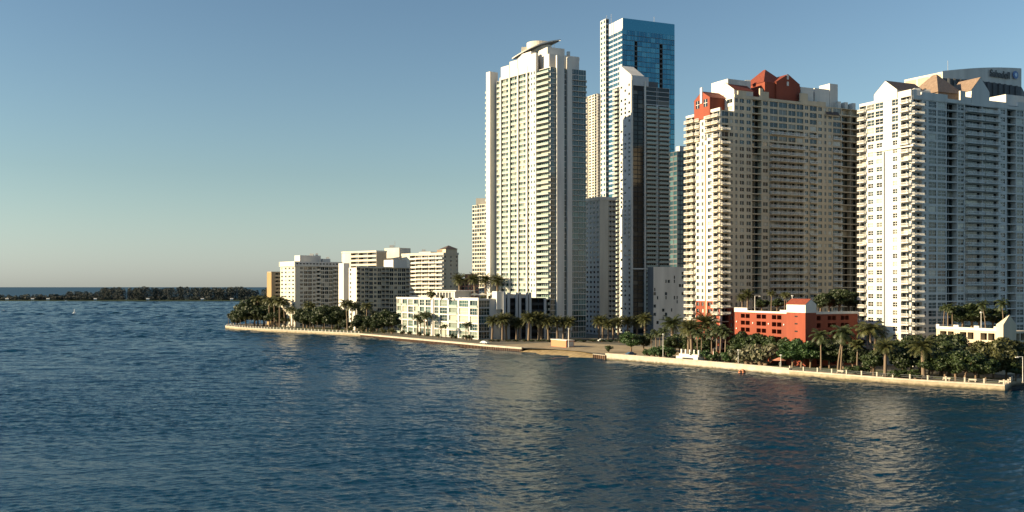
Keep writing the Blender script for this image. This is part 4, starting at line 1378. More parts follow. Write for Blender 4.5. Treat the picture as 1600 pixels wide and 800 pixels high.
b, L, K, R, dr, dl, zt = condo('apartment_block', 'broad white condominium with striped balconies and small roof turret', 693, 696, 560, 716, 398, 17,
                               [(575, 'R'), (585, 'R'), (600, 'R'), (612, 'S'), (625, 'R'), (640, 'S'), (649, 'R'), (659, 'B'), (670, 'B'), (681, 'B'), (693, 'B')], ev('qSqSq'),
                               ['ivory_paint', 'cream_paint'], rm=1, ar=30, al=50, rail_mat='white_paint', slab='white_paint')
d_l = (K - L).normalized()
parapet(b, [L, K, R], zt, 1.6, .5, 0, .3)
ul = lambda px: along(L, d_l, px)
mb = MB(); obox(mb, L, d_l, ul(603), ul(626), -10, 1.4, zt - 8, zpx(386.5, 715)); b.part('lift_tower', mb, ['ivory_paint'])
mb = MB(); obox(mb, L, d_l, ul(650), ul(668), -10, -3, zt + .01, zpx(393, 705)); b.part('penthouse', mb, ['ivory_paint'])
mb = MB(); obox(mb, K, dr, 1.5, 10.5, -9, .4, zt + .01, zpx(389, 698)); hip(mb, K, dr, 1.5, 10.5, -9, .4, zpx(389, 698) + .01, zpx(383, 698), 1, .6); b.part('turret', mb, ['cream_paint', 'grey_tile'])
mb = MB(); obox(mb, L, d_l, ul(678), ul(690), -10, -3, zt + .01, zpx(390, 700)); b.part('penthouse', mb, ['brown_tile'])
b.finish()
b, L, K, R, dr, dl, zt = condo('apartment_block', 'cream block rising behind the shaded balcony condominium', 588, 712, 534, 604, 394, 17, [(548, 'S'), (560, 'R'), (574, 'R'), (588, 'R')], ev('SS'),
                               ['ivory_paint', 'sand_paint'], rm=1, ar=35, al=50, cap=150)
parapet(b, [L, K, R], zt, 1.2, .5, 0, .2)
b.finish()

# ---- rooftop plant: cooling units, vents and masts on the flat roofs
def roof_units(root_label, spots):
    root = next(o for o in COL.objects if o.get('label') == root_label)
    for px, D, z, w, hgt in spots:
        p = at(px, D)
        mb = MB(); raw_box(mb, p.x - w / 2, p.x + w / 2, p.y - w * .4, p.y + w * .4, z, z + hgt)
        mb.obj('roof_unit' if hgt < 4 else 'antenna', ['steel'], root, root.location)
roof_units('white apartment tower with gabled roofline at the right edge of the picture', [(1432, 358, 97.4, 2.2, 3.9), (1447, 365, 100.5, 2.4, 1.6), (1458, 368, 100.5, 1.6, 2.2), (1466, 369, 100.5, .25, 5.0)])
roof_units('cream apartment tower with red hipped roofs behind the red garage', [(1258, 438, zpx(137, 430), 2.0, 1.4), (1280, 445, zpx(141, 438), 2.6, 1.3), (1302, 452, zpx(135, 444), 1.8, 1.2), (1168, 424, zpx(125, 417), 2.2, 1.3)])
roof_units('white condominium with overhanging roof band and end stair fin at left', [(487, 706, zpx(399, 700), 2.6, 1.4), (495, 708, zpx(399, 700), 1.6, 1.8), (512, 706, zpx(404, 705), 2.0, 1.2)])
roof_units('broad white condominium with striped balconies and small roof turret', [(612, 716, zpx(386.5, 715), 3.0, 1.6), (662, 706, zpx(393, 705), 2.4, 1.5), (617, 716, zpx(386.5, 715), .3, 4.5)])
roof_units('tall white gridded glass tower with a tilted crescent on its roof', [(878, 572, zpx(81, 565), 3.0, 1.6), (888, 574, zpx(81, 565), 2.0, 2.2), (902, 566, zpx(91.5, 560), 2.4, 1.8)])
# ------------------------------------------------------------------ plants
def tube(mb, pts, radii, sides=7, mat=0):
    rings = []
    for i, p in enumerate(pts):
        a = pts[max(0, i - 1)]; c = pts[min(len(pts) - 1, i + 1)]
        t = (c - a).normalized()
        x = t.orthogonal().normalized(); y = t.cross(x)
        r = radii[i]
        rings.append([p + x * r * math.cos(2 * math.pi * k / sides) + y * r * math.sin(2 * math.pi * k / sides) for k in range(sides)])
    base = len(mb.v)
    for r in rings:
        mb.v.extend([tuple(q) for q in r])
    for i in range(len(rings) - 1):
        for k in range(sides):
            k2 = (k + 1) % sides
            mb.f.append([base + i * sides + k, base + i * sides + k2, base + (i + 1) * sides + k2, base + (i + 1) * sides + k]); mb.m.append(mat)
    mb.f.append([base + (len(rings) - 1) * sides + k for k in range(sides)]); mb.m.append(mat)
PALM = {}
def palm_mesh(kind, seed):
    """trunk and crown of a palm about 10 m tall, base at the origin"""
    rd = random.Random(seed)
    tr, cr = MB(), MB()
    if kind == 'date':
        H, r0, r1, NF, LF, e_lo, e_hi, droop, lw, ll = 8.2, .46, .40, 44, 3.9, -25, 80, 62, .17, .85
    elif kind == 'royal':
        H, r0, r1, NF, LF, e_lo, e_hi, droop, lw, ll = 9.5, .30, .20, 20, 3.6, -8, 75, 95, .19, .95
    elif kind == 'lean':
        H, r0, r1, NF, LF, e_lo, e_hi, droop, lw, ll = 9.0, .22, .16, 20, 3.8, -20, 78, 95, .19, .95
    else:
        H, r0, r1, NF, LF, e_lo, e_hi, droop, lw, ll = 7.5, .20, .17, 26, 1.9, -45, 85, 50, .22, .60
    lean = Vector((rd.uniform(-.5, .5), rd.uniform(-.3, .3), 0)) * (4.0 if kind == 'lean' else 1.0)
    pts = []
    for i in range(8):
        t = i / 7
        pts.append(Vector((lean.x * t ** 1.6, lean.y * t ** 1.6, H * t - .25)))
    tube(tr, pts, [(r0 * (1.35 - .35 * min(1, i / 1.5))) * (1 - i / 7) + r1 * (i / 7) for i in range(8)], 7)
    top = pts[-1]
    if kind == 'royal':
        tube(tr, [top, top + Vector((0, 0, 1.0))], [.19, .13], 7, 1); top = top + Vector((0, 0, .8))
    for k in range(NF):
        az = 2 * math.pi * (k * .381966 + rd.uniform(-.03, .03))
        e = math.radians(e_lo + (e_hi - e_lo) * ((k + .5) / NF) ** .9 + rd.uniform(-8, 8))
        Lk = LF * rd.uniform(.85, 1.12)
        h = Vector((math.cos(az), math.sin(az), 0)); side = Vector((-h.y, h.x, 0))
        p = top.copy(); n = 11
        for i in range(n):
            s = i / (n - 1)
            ee = e - math.radians(droop) * s ** 1.25
            d = h * math.cos(ee) + Vector((0, 0, math.sin(ee)))
            q = p + d * Lk / n
            w = ll * (math.sin(math.pi * min(1, .12 + .80 * s))) ** .7 * rd.uniform(.85, 1.15)
            upv = side.cross(d)
            if i == 0:
                w *= .25
            for sg in (-1, 1):
                tipv = p + side * sg * w * .86 + d * w * .42 - Vector((0, 0, w * .38)) + upv * .08
                cr.raw([tuple(p - d * lw * .5), tuple(p + d * lw * 1.1), tuple(tipv + d * lw * .5), tuple(tipv - d * lw * .3)], [(0, 1, 2, 3)], [0])
            cr.raw([tuple(p + side * .05), tuple(q + side * .03), tuple(q - side * .03), tuple(p - side * .05)], [(0, 1, 2, 3)], [0])
            p = q
    return tr, cr, H
def broad_mesh(seed, W=7.5, H=8.5, trunk=2.2, nclump=26, per=150, leaf=.34):
    rd = np.random.default_rng(seed)
    pr = random.Random(seed)
    tr, cr = MB(), MB()
    ctr = np.array([0, 0, trunk + (H - trunk) * .5])
    rad = np.array([W / 2, W / 2, (H - trunk) * .5])
    tube(tr, [Vector((0, 0, -.3)), Vector((.1, 0, trunk * .6)), Vector((.0, .1, trunk)), Vector((0, 0, trunk + (H - trunk) * .45))], [.34, .26, .22, .10], 7)
    cs = []
    while len(cs) < nclump:
        p = rd.uniform(-1, 1, 3)
        r = np.linalg.norm(p)
        if .35 < r < 1 and p[2] > -.75:
            cs.append(ctr + p * rad * .80)
    for c in cs[:9]:
        v = Vector(c)
        s0 = Vector((0, 0, trunk * pr.uniform(.75, 1.2)))
        m = s0.lerp(v, .5) + Vector((0, 0, -.3))
        tube(tr, [s0, m, v], [.13, .08, .03], 5)
    for c in cs:
        cr_r = pr.uniform(.85, 1.5) * W / 7.5
        n = int(per * (cr_r / 1.15) ** 2)
        d = rd.normal(size=(n, 3)); d /= np.linalg.norm(d, axis=1)[:, None]
        pos = c + d * (cr_r * rd.uniform(.45, 1.08, n) ** .6)[:, None] * np.array([1.1, 1.1, .8])
        ax = d + rd.normal(size=(n, 3)) * .7
        ax /= np.linalg.norm(ax, axis=1)[:, None]
        t1 = np.cross(ax, rd.normal(size=(n, 3))); t1 /= np.linalg.norm(t1, axis=1)[:, None]
        t2 = np.cross(ax, t1)
        sz = leaf * rd.uniform(.7, 1.4, n)[:, None]
        a = pos - t1 * sz; b_ = pos + t2 * sz * .55; c_ = pos + t1 * sz; e_ = pos - t2 * sz * .55
        vs = np.stack([a, b_, c_, e_], 1).reshape(-1, 3)
        base = len(cr.v)
        cr.v.extend(map(tuple, vs.tolist()))
        cr.f.extend([[base + 4 * i, base + 4 * i + 1, base + 4 * i + 2, base + 4 * i + 3] for i in range(n)])
        cr.m.extend([0] * n)
    return tr, cr, H
PROTO = {}
def proto(kind, var, leafmat):
    k = (kind, var, leafmat)
    if k in PROTO:
        return PROTO[k]
    if kind in ('date', 'royal', 'lean', 'fan'):
        tr, cr, H = palm_mesh(kind, 17 * var + len(kind))
        H += 1.5
        trm = ['palm_bark', leafmat]
    elif kind == 'shrub':
        tr, cr, H = broad_mesh(300 + var, 3.4, 2.4, .3, 12, 120, .24); trm = ['bark']
    elif kind == 'wide':
        tr, cr, H = broad_mesh(400 + var, 11.0, 9.0, 2.0, 34, 150, .40); trm = ['bark']
    else:
        tr, cr, H = broad_mesh(100 + var); trm = ['bark']
    PROTO[k] = (tr.mesh('trunk', trm, smooth=True), cr.mesh('crown', [leafmat]), H)
    return PROTO[k]
ORD = ['first', 'second', 'third', 'fourth', 'fifth', 'sixth', 'seventh', 'eighth', 'ninth', 'tenth', 'eleventh', 'twelfth', 'thirteenth', 'fourteenth', 'fifteenth',
       'sixteenth', 'seventeenth', 'eighteenth', 'nineteenth', 'twentieth', 'twenty-first', 'twenty-second', 'twenty-third', 'twenty-fourth', 'twenty-fifth', 'twenty-sixth',
       'twenty-seventh', 'twenty-eighth', 'twenty-ninth', 'thirtieth']
TREE_NAME = {'date': 'date_palm', 'royal': 'palm_tree', 'lean': 'palm_tree', 'fan': 'fan_palm', 'broad': 'broadleaf_tree', 'wide': 'broadleaf_tree', 'shrub': 'shrub'}
CAT = {'date': 'palm', 'royal': 'palm', 'lean': 'palm', 'fan': 'palm', 'broad': 'tree', 'wide': 'tree', 'shrub': 'shrub'}
tcount = [0]
def plant(kind, leafmat, px, D, top_y, label, group=None, z=ZL, sx=1.0):
    """a tree standing in column px at distance D whose crown reaches picture row top_y"""
    tcount[0] += 1
    tr, cr, H = proto(kind, tcount[0] % 3, leafmat)
    ht = max(1.2, zpx(top_y, D) - z)
    s = ht / H
    p = at(px, D, z)
    r = empty(TREE_NAME[kind], p, random.uniform(0, 6.28), label, CAT[kind], group)
    r.scale = (s * sx, s * sx, s)
    for nm, me in (('trunk', tr), ('crown', cr)):
        o = bpy.data.objects.new(nm, me); COL.objects.link(o); o.parent = r
    return r
def row(kind, leafmat, items, text, group, z=ZL, sx=1.0):
    """items = (px, D, top row); text holds {} for the ordinal"""
    items = sorted(items)
    n = len(items)
    for i, it in enumerate(items):
        lab = text.format(ORD[i] if n > 1 else 'only')
        if n > 1 and i == n - 1: lab = text.format('last')
        plant(kind, leafmat, it[0], it[1], it[2], lab, group, z, it[3] if len(it) > 3 else sx)

# the point at far left
row('wide', 'leaf_dark', [(384, 712, 478, 1.15), (398, 718, 470, 1.3), (412, 715, 471, 1.3), (424, 712, 475, 1.1), (434, 705, 484, 1.2), (371, 716, 489, 1.0)],
    'dark broadleaf tree in the grove on the point, {} from the left', 'trees of the grove on the point')
row('fan', 'palm_leaf', [(357, 717, 489), (363, 715, 486), (369, 710, 491), (376, 705, 493), (383, 702, 494), (391, 699, 493), (399, 694, 494), (407, 690, 494), (415, 686, 495), (424, 684, 494), (433, 680, 495), (443, 676, 495), (452, 672, 496), (462, 668, 496), (473, 664, 497), (484, 661, 496), (496, 657, 497), (507, 654, 497), (518, 650, 499), (530, 645, 500)],
    'small palm along the walk of the point, {} from the left', 'small palms along the point walk')
row('royal', 'palm_leaf', [(421, 700, 465), (429, 698, 468), (437, 690, 466), (445, 688, 470), (403, 712, 464), (457, 680, 482)],
    'palm rising behind the grove on the point, {} from the left', 'palms over the grove')
row('wide', 'leaf_dark', [(475, 672, 484, 1.0), (490, 668, 482, 1.1), (505, 662, 480, 1.1), (519, 659, 480, 1.2)],
    'dark round tree before the white condominium, {} from the left', 'trees before the white condominium')
row('royal', 'palm_leaf', [(480, 676, 474), (487, 674, 476), (454, 684, 480), (543, 628, 471), (549, 626, 474), (556, 628, 475), (573, 622, 475), (566, 632, 484), (585, 626, 487)],
    'tall palm before the left condominiums, {} from the left', 'tall palms before the condominiums')
row('broad', 'leaf_dark', [(560, 625, 492, 1.2), (578, 620, 494, 1.2), (597, 617, 488, 1.2), (607, 616, 484, 1.2), (613, 611, 490, 1.2), (540, 634, 500, 1.3), (589, 612, 500, 1.3)],
    'dark tree left of the low white block, {} from the left', 'trees left of the low white block')
row('shrub', 'leaf_olive', [(548, 622, 508), (566, 612, 509), (582, 605, 511), (600, 598, 511), (612, 592, 512), (529, 636, 507)],
    'rounded shrub by the walk left of the low white block, {} from the left', 'shrubs by the left walk')
# in front of the low white block
row('royal', 'palm_leaf_dark', [(652, 575, 493), (663, 572, 489), (669, 566, 491), (657, 577, 500), (728, 527, 506), (733, 525, 505), (625, 588, 508), (632, 583, 509), (690, 548, 510), (696, 546, 508)],
    'slender palm before the low white block, {} from the left', 'palms before the low white block', ZL, 1.15)
row('shrub', 'leaf_dark', [(640, 576, 517), (655, 566, 518), (668, 560, 519), (684, 548, 521), (705, 540, 521), (712, 537, 522), (727, 528, 523), (736, 524, 523), (628, 585, 515)],
    'low dark shrub at the foot of the low white block, {} from the left', 'shrubs before the low white block')
# roof terrace palms
zr = PODIUM[3] + .05
row('date', 'palm_leaf', [(718, 585, 430), (742, 580, 430), (759, 578, 431), (777, 574, 432)], 'date palm on the roof terrace of the low white block, {} from the left', 'roof terrace palms', zr, 1.0)
row('shrub', 'leaf_olive', [(690, 556, 461), (705, 552, 464), (722, 548, 464), (735, 544, 464), (746, 541, 465), (755, 546, 461), (764, 548, 462), (774, 552, 462), (674, 575, 454)],
    'planter shrub on the roof edge of the low white block, {} from the left', 'roof planter shrubs', zr)
# row of date palms before the podium
row('date', 'palm_leaf', [(769, 524, 495), (785, 522, 493), (791, 526, 492), (807, 526, 498), (812, 524, 500), (826, 520, 490), (842, 522, 491), (846, 526, 494), (857, 519, 497), (871, 519, 496), (889, 518, 497), (880, 522, 499)],
    'date palm in the row before the dark podium, {} from the left', 'date palms before the podium', ZL, 1.0)
row('date', 'palm_leaf', [(936, 528, 496), (950, 520, 501), (966, 528, 497), (980, 532, 496), (1008, 528, 492), (995, 534, 497), (942, 536, 495), (958, 534, 500)],
    'date palm in the row before the dark tower, {} from the left', 'date palms before the dark tower', ZL, 1.0)
row('shrub', 'leaf_dark', [(755, 512, 531, 2.4), (768, 511, 531, 2.7), (780, 510, 531, 2.7), (793, 510, 530, 2.7), (806, 510, 531, 2.7), (819, 510, 530, 2.7), (832, 510, 531, 2.7), (845, 509, 530, 2.7), (858, 508, 531, 2.7), (871, 508, 530, 2.7), (884, 507, 531, 2.7), (898, 507, 530, 2.7), (912, 507, 530, 2.7), (926, 507, 530, 2.7), (940, 506, 530, 2.7), (954, 505, 530, 2.7), (968, 504, 530, 2.7)],
    'clipped dark shrub in the hedge line behind the sand lot, {} from the left', 'hedge shrubs behind the sand lot')
# around the sand lot and left promenade corner
plant('broad', 'leaf_bright', 986, 430, 519, 'round bright green tree at the right end of the sand lot', None, ZL, 1.35)
plant('broad', 'leaf_dark', 1006, 436, 521, 'dark tree just right of the round bright green tree', None, ZL, 1.2)
plant('shrub', 'leaf_mid', 951, 427, 539, 'small lone bush on the sand near the timber wall', None, ZL, .9)
row('royal', 'palm_leaf_dark', [(1025, 410, 517), (1036, 402, 515), (1030, 420, 520), (1018, 425, 524)], 'palm left of the white terrace, {} from the left', 'palms left of the white terrace')
plant('date', 'palm_leaf_dark', 1051, 440, 497, 'dark date palm in front of the white podium with scattered windows', None, ZL, 1.1)
row('shrub', 'leaf_bright', [(1014, 403, 544, 1.2), (1022, 399, 542, 1.2), (1031, 396, 541, 1.3), (1040, 394, 540, 1.3), (1046, 396, 543, 1.1)], 'bright green shrub left of the white terrace, {} from the left', 'shrubs left of the white terrace')
row('broad', 'leaf_mid', [(1047, 420, 528, 1.2), (1062, 422, 526, 1.2), (1074, 412, 525, 1.1), (1093, 398, 530, 1.1), (1104, 392, 528, 1.1), (1055, 430, 522, 1.2)], 'tree behind the white terrace, {} from the left', 'trees behind the white terrace')
row('date', 'palm_leaf', [(1081, 395, 503), (1104, 394, 494), (1076, 402, 506)], 'palm against the red base of the cream tower, {} from the left', 'palms at the red base')
row('royal', 'palm_leaf_dark', [(1120, 377, 510), (1125, 375, 513), (1133, 373, 516), (1096, 384, 522), (1090, 388, 516), (1112, 380, 520)], 'palm at the foot of the cream tower, {} from the left', 'palms at the foot of the cream tower')
row('shrub', 'leaf_bright', [(1084, 382, 548, 1.1), (1092, 379, 546, 1.1), (1102, 376, 547, 1.1), (1112, 373, 548, 1.1), (1140, 366, 548, 1.1)], 'green shrub below the cream tower, {} from the left', 'shrubs below the cream tower')
row('shrub', 'blossom', [(1152, 364, 543), (1166, 360, 541), (1175, 359, 540), (1188, 357, 537), (1196, 355, 536), (1181, 361, 539)], 'pale flowering shrub before the red garage, {} from the left', 'flowering shrubs before the red garage')
row('broad', 'leaf_mid', [(1150, 376, 525, 1.1), (1165, 372, 519, 1.2), (1181, 370, 521, 1.2), (1196, 368, 525, 1.1), (1211, 364, 526, 1.2), (1226, 360, 527, 1.1)], 'leafy tree along the front of the red garage, {} from the left', 'trees along the red garage')
row('broad', 'leaf_bright', [(1238, 347, 532, 1.25), (1252, 346, 530, 1.25), (1266, 344, 533, 1.2)], 'bright green tree at the corner of the red garage, {} from the left', 'trees at the garage corner')
row('broad', 'leaf_dark', [(1282, 346, 530, 1.2), (1296, 344, 538, 1.2), (1318, 342, 538, 1.2), (1332, 340, 542, 1.2), (1348, 338, 545, 1.1), (1310, 352, 530, 1.2)], 'shadowed tree between the red garage and the white tower, {} from the left', 'shadowed trees between garage and tower')
row('lean', 'palm_leaf_dark', [(1309, 333, 508), (1314, 334, 512), (1283, 338, 515)], 'leaning palm before the shaded garage wall, {} from the left', 'leaning palms by the garage')
plant('fan', 'palm_leaf', 1339, 325, 528, 'fan palm with bare trunk left of the white tower', None, ZL, 1.1)
row('royal', 'palm_leaf', [(1361, 326, 508, 1.2), (1365, 331, 512, 1.2)], 'coconut palm at the foot of the white tower, {} from the left', 'palms at the foot of the white tower')
plant('date', 'palm_leaf', 1383, 311, 532, 'sunlit date palm before the base of the white tower', None, ZL, 1.0)
plant('date', 'palm_leaf', 1443, 302, 530, 'broad date palm standing before the dark trees at right', None, ZL, 1.15)
plant('broad', 'leaf_mid', 1365, 316, 548, 'small round tree beside the sunlit date palm', None, ZL, 1.1)
row('broad', 'leaf_dark', [(1412, 318, 528, 1.2), (1424, 320, 524, 1.2), (1437, 318, 526, 1.2), (1452, 312, 545, 1.3), (1470, 316, 522, 1.2), (1483, 314, 522, 1.2), (1494, 310, 527, 1.2), (1410, 312, 546, 1.1)],
    'dark leafy tree below the white tower corner, {} from the left', 'dark trees below the white tower')
row('broad', 'leaf_mid', [(1456, 303, 551, 1.3), (1476, 301, 549, 1.3), (1493, 299, 553, 1.2), (1508, 297, 548, 1.2), (1524, 297, 552, 1.2), (1540, 296, 557, 1.2), (1587, 299, 566, 1.2), (1602, 305, 560, 1.2)],
    'green tree along the right promenade, {} from the left', 'trees along the right promenade')
row('wide', 'leaf_olive', [(1529, 306, 536, .9), (1552, 304, 533, .9), (1573, 304, 533, .9), (1594, 308, 537, .9)], 'tall olive green tree before the cream garage, {} from the left', 'tall trees before the cream garage')
row('shrub', 'leaf_mid', [(1336, 320, 571, 1.8), (1348, 318, 572, 1.8), (1396, 308, 576, 1.8), (1408, 307, 577, 1.8), (1420, 306, 577, 1.8), (1431, 304, 579, 1.8)], 'low clipped hedge shrub on the right lawn, {} from the left', 'hedge shrubs on the right lawn')
# roof gardens
zg = G1[3] - 1.35
row('date', 'palm_leaf', [(1160, 396, 461), (1168, 400, 455)], 'palm on the left roof corner of the red garage, {} from the left', 'left roof palms of the red garage', zg, 1.1)
row('royal', 'palm_leaf', [(1205, 386, 456), (1226, 382, 458), (1229, 380, 460)], 'palm in the middle of the red garage roof, {} from the left', 'middle roof palms of the red garage', zg)
row('broad', 'leaf_dark', [(1282, 372, 460, 1.3), (1296, 374, 455, 1.3), (1311, 374, 452, 1.3), (1326, 377, 453, 1.3), (1338, 379, 457, 1.2), (1214, 392, 466, 1.5), (1190, 396, 467, 1.5)], 'dark tree on the roof of the red garage, {} from the left', 'roof garden trees of the red garage', zg)
zg = G2[3] - 1.25
row('royal', 'palm_leaf_dark', [(1474, 343, 480), (1481, 342, 477), (1488, 341, 480)], 'slender palm in the clump on the cream garage roof, {} from the left', 'palm clump on the cream garage', zg)
row('lean', 'palm_leaf_dark', [(1540, 336, 470), (1568, 334, 467)], 'tall thin palm on the cream garage roof, {} from the left', 'tall thin palms on the cream garage', zg, .8)
row('broad', 'leaf_dark', [(1504, 345, 478, 1.6), (1518, 345, 474, 1.6), (1530, 345, 478, 1.6), (1552, 344, 482, 1.6)], 'dark tree on the cream garage roof, {} from the left', 'roof trees of the cream garage', zg)

# ------------------------------------------------------------------ far island
mb = MB()
isl = [(-1700, 2080), (-900, 2120), (-500, 2120), (-200, 2110), (300, 2120), (300, 2420), (-500, 2380), (-1000, 2260), (-1700, 2180)]
prism(mb, isl, -1, 1.2)
props(mb.obj('island_ground', ['grass']), kind='structure')
rd = np.random.default_rng(5)
mb = MB()
nt_ = 0
V = []
def far_tree(px, D, top_y, w):
    c = at(px, D, 1.2)
    ht = zpx(top_y, D) - 1.2
    n = int(110 + ht * 8)
    u = rd.uniform(0, 1, n)
    z = ht * (.08 + .92 * u ** .8)
    prof = np.sin(np.pi * np.clip(.12 + .82 * z / ht, 0, 1)) ** .6
    a = rd.uniform(0, 2 * np.pi, n)
    r = w * prof * np.sqrt(rd.uniform(.15, 1, n))
    P = np.stack([c.x + r * np.cos(a), c.y + r * np.sin(a), 1.2 + z], 1)
    t1 = rd.normal(size=(n, 3)); t1 /= np.linalg.norm(t1, axis=1)[:, None]
    t2 = np.cross(t1, rd.normal(size=(n, 3))); t2 /= np.linalg.norm(t2, axis=1)[:, None]
    sz = rd.uniform(.5, 1.2, n)[:, None]
    q = np.stack([P - t1 * sz, P + t2 * sz * .6, P + t1 * sz, P - t2 * sz * .6], 1).reshape(-1, 3)
    b0 = len(mb.v)
    mb.v.extend(map(tuple, q.tolist()))
    mb.f.extend([[b0 + 4 * i, b0 + 4 * i + 1, b0 + 4 * i + 2, b0 + 4 * i + 3] for i in range(n)])
    mb.m.extend([0] * n)
for k in range(430):
    px = random.uniform(-40, 470)
    D = random.uniform(2140, 2230)
    if px < 100:
        if random.random() < .45: continue
        top = random.uniform(459.5, 464)
    elif px < 155:
        top = random.uniform(455, 462)
    else:
        top = 447.8 + 4.5 * random.random() ** 1.6 + 1.5 * abs(math.sin(px * .043)) + .8 * math.sin(px * .13) + (1.5 if px > 380 else 0)
    far_tree(px, D, top, random.uniform(4.5, 8))
for k in range(260):
    far_tree(random.uniform(-40, 470), random.uniform(2128, 2150), random.uniform(462.5, 466), random.uniform(5, 9))
props(mb.obj('far_wood', ['leaf_far']), 'dark line of trees on the low island across the bay', 'trees', None, 'stuff')
# ------------------------------------------------------------------ small things
def boat(px, D, length, label, mast=0.0, rz=0.2, group=None):
    p = at(px, D, 0)
    r = empty('boat', p, rz, label, 'boat', group)
    mb = MB()
    st = [(-.5, .30, .0), (-.2, .34, .0), (.2, .30, .02), (.42, .14, .06), (.5, .01, .10)]
    for i in range(len(st) - 1):
        (x0, w0, s0), (x1, w1, s1) = st[i], st[i + 1]
        x0 *= length; x1 *= length; w0 *= length * .5; w1 *= length * .5; h0 = length * (.13 + s0); h1 = length * (.13 + s1)
        for sg in (-1, 1):
            mb.face([(x0, sg * w0 * .7, -.2), (x1, sg * w1 * .7, -.2), (x1, sg * w1, h1), (x0, sg * w0, h0)])
        mb.face([(x0, -w0, h0), (x1, -w1, h1), (x1, w1, h1), (x0, w0, h0)])
    mb.face([(-.5 * length, -.105 * length, -.2), (-.5 * length, .105 * length, -.2), (-.5 * length, .15 * length, length * .13), (-.5 * length, -.15 * length, length * .13)])
    mb.obj('hull', ['boat_white'], r)
    mb = MB(); raw_box(mb, -.18 * length, .14 * length, -.1 * length, .1 * length, .135 * length, .30 * length); raw_box(mb, -.2 * length, .08 * length, -.11 * length, .11 * length, .303 * length, .32 * length)
    mb.obj('cabin', ['boat_white'], r)
    if mast:
        mb = MB(); raw_box(mb, -.12, .12, -.12, .12, .3 * length, mast); mb.obj('mast', ['white_metal'], r)
boat(6.5, 1228, 5.5, 'small white motor boat at the left edge of the bay')
boat(116, 1120, 4.2, 'small white boat with a short mast out on the bay', 4.5, 1.3)
boat(103, 2060, 6, 'tiny white boat moored close to the far island', 0, .4)
for px, y, lab in ((11, 467, 'white shed among the scrub at the left end of the far island'), (51, 466.5, 'pale shed in the scrub of the far island, second from the left'), (75, 463.5, 'white roadside kiosk on the far island above the scrub'),
                   (149, 467, 'pale hut under the first tall trees of the far island'), (231, 466, 'bright white hut in the middle of the far island wood'), (316, 467, 'pale hut right of the middle of the far island wood'), (362, 467, 'white hut at the right end of the far island wood')):
    D = 2122
    p = at(px, D, 1.2)
    r = empty('hut', p, .3, lab, 'hut', 'huts on the far island')
    mb = MB(); raw_box(mb, -3.0, 3.0, -2, 2, -.1, 3.0); mb.obj('wall', ['white_paint'], r)
    mb = MB(); gable(mb, Vector((0, 0, 0)), Vector((1, 0, 0)), -3.3, 3.3, -2.3, 2.3, 3.003, 3.1, 4.4, 'u', 0, 0); mb.obj('roof', ['white_paint'], r)

# brick hut with flat roof on the sand
Lh, Kh, Rh, d1, d2 = two_face(884.5, 462, RAD(24), RAD(30), 861, 897)
r = empty('brick_hut', (Kh.x, Kh.y, ZL), 0, 'low brick-red hut with a flat pale roof on the sand lot', 'hut')
Bh = Lh + Rh - Kh
mb = MB(); prism(mb, [(p.x, p.y) for p in (Lh, Kh, Rh, Bh)], ZL, ZL + 3.1, 0); mb.obj('wall', ['brick'], r, (Kh.x, Kh.y, ZL))
mb = MB(); c = (Lh + Rh) / 2
prism(mb, [((p.x - c.x) * 1.05 + c.x, (p.y - c.y) * 1.05 + c.y) for p in (Lh, Kh, Rh, Bh)], ZL + 3.103, ZL + 3.4, 0, None, True); mb.obj('roof', ['white_paint'], r, (Kh.x, Kh.y, ZL))
dh = (Kh - Lh).normalized()
mb = MB(); obox(mb, Kh, d1, .5, (Rh - Kh).length - .3, .004, .06, ZL + .3, ZL + 2.7); mb.obj('door', ['grey_paint'], r, (Kh.x, Kh.y, ZL))

def pole(px, D, y_top, label, z=ZL, arm=0, rad=.13, group=None, name='lamp_post'):
    p = at(px, D, z)
    H = zpx(y_top, D) - z
    r = empty(name, p, 0, label, 'pole', group)
    mb = MB(); tube(mb, [Vector((0, 0, -.1)), Vector((0, 0, H))], [rad, rad * .7], 8); mb.obj('shaft', ['white_metal'], r)
    mb = MB(); raw_box(mb, -rad * 2, rad * 2, -rad * 2, rad * 2, -.05, .35); mb.obj('base', ['concrete'], r)
    if arm:
        mb = MB(); raw_box(mb, 0, arm, -.06, .06, H - .12, H); mb.obj('arm', ['white_metal'], r)
        mb = MB(); raw_box(mb, arm - .5, arm + .3, -.2, .2, H - .35, H - .125); mb.obj('lamp_head', ['white_metal'], r)
    else:
        mb = MB(); raw_box(mb, -.28, .28, -.28, .28, H + .003, H + .45); mb.obj('lamp_head', ['white_metal'], r)
pole(888.5, 459, 514, 'tall white pole beside the brick-red hut', rad=.16)
pole(1179.5, 392, 462, 'lamp post on the roof edge of the red garage, left one', G1[3] - 1.35, 2.0)
pole(1238, 366, 463, 'lamp post on the red garage roof beside the stair gable', G1[3] - 1.35)
pole(1036, 388, 523, 'slim white lamp post left of the white terrace', rad=.1)
pole(1153.5, 358, 548, 'short lamp post on the promenade below the red garage', rad=.1)
pole(1220, 342, 556, 'short lamp post on the promenade where the railing begins', rad=.1)
pole(1598, 292, 557, 'curved lamp post at the far right promenade corner', ZL, -1.6, .1)
pole(1533, 337, 489, 'thin lamp post on the cream garage roof', G2[3] - 1.3, 0, .1)
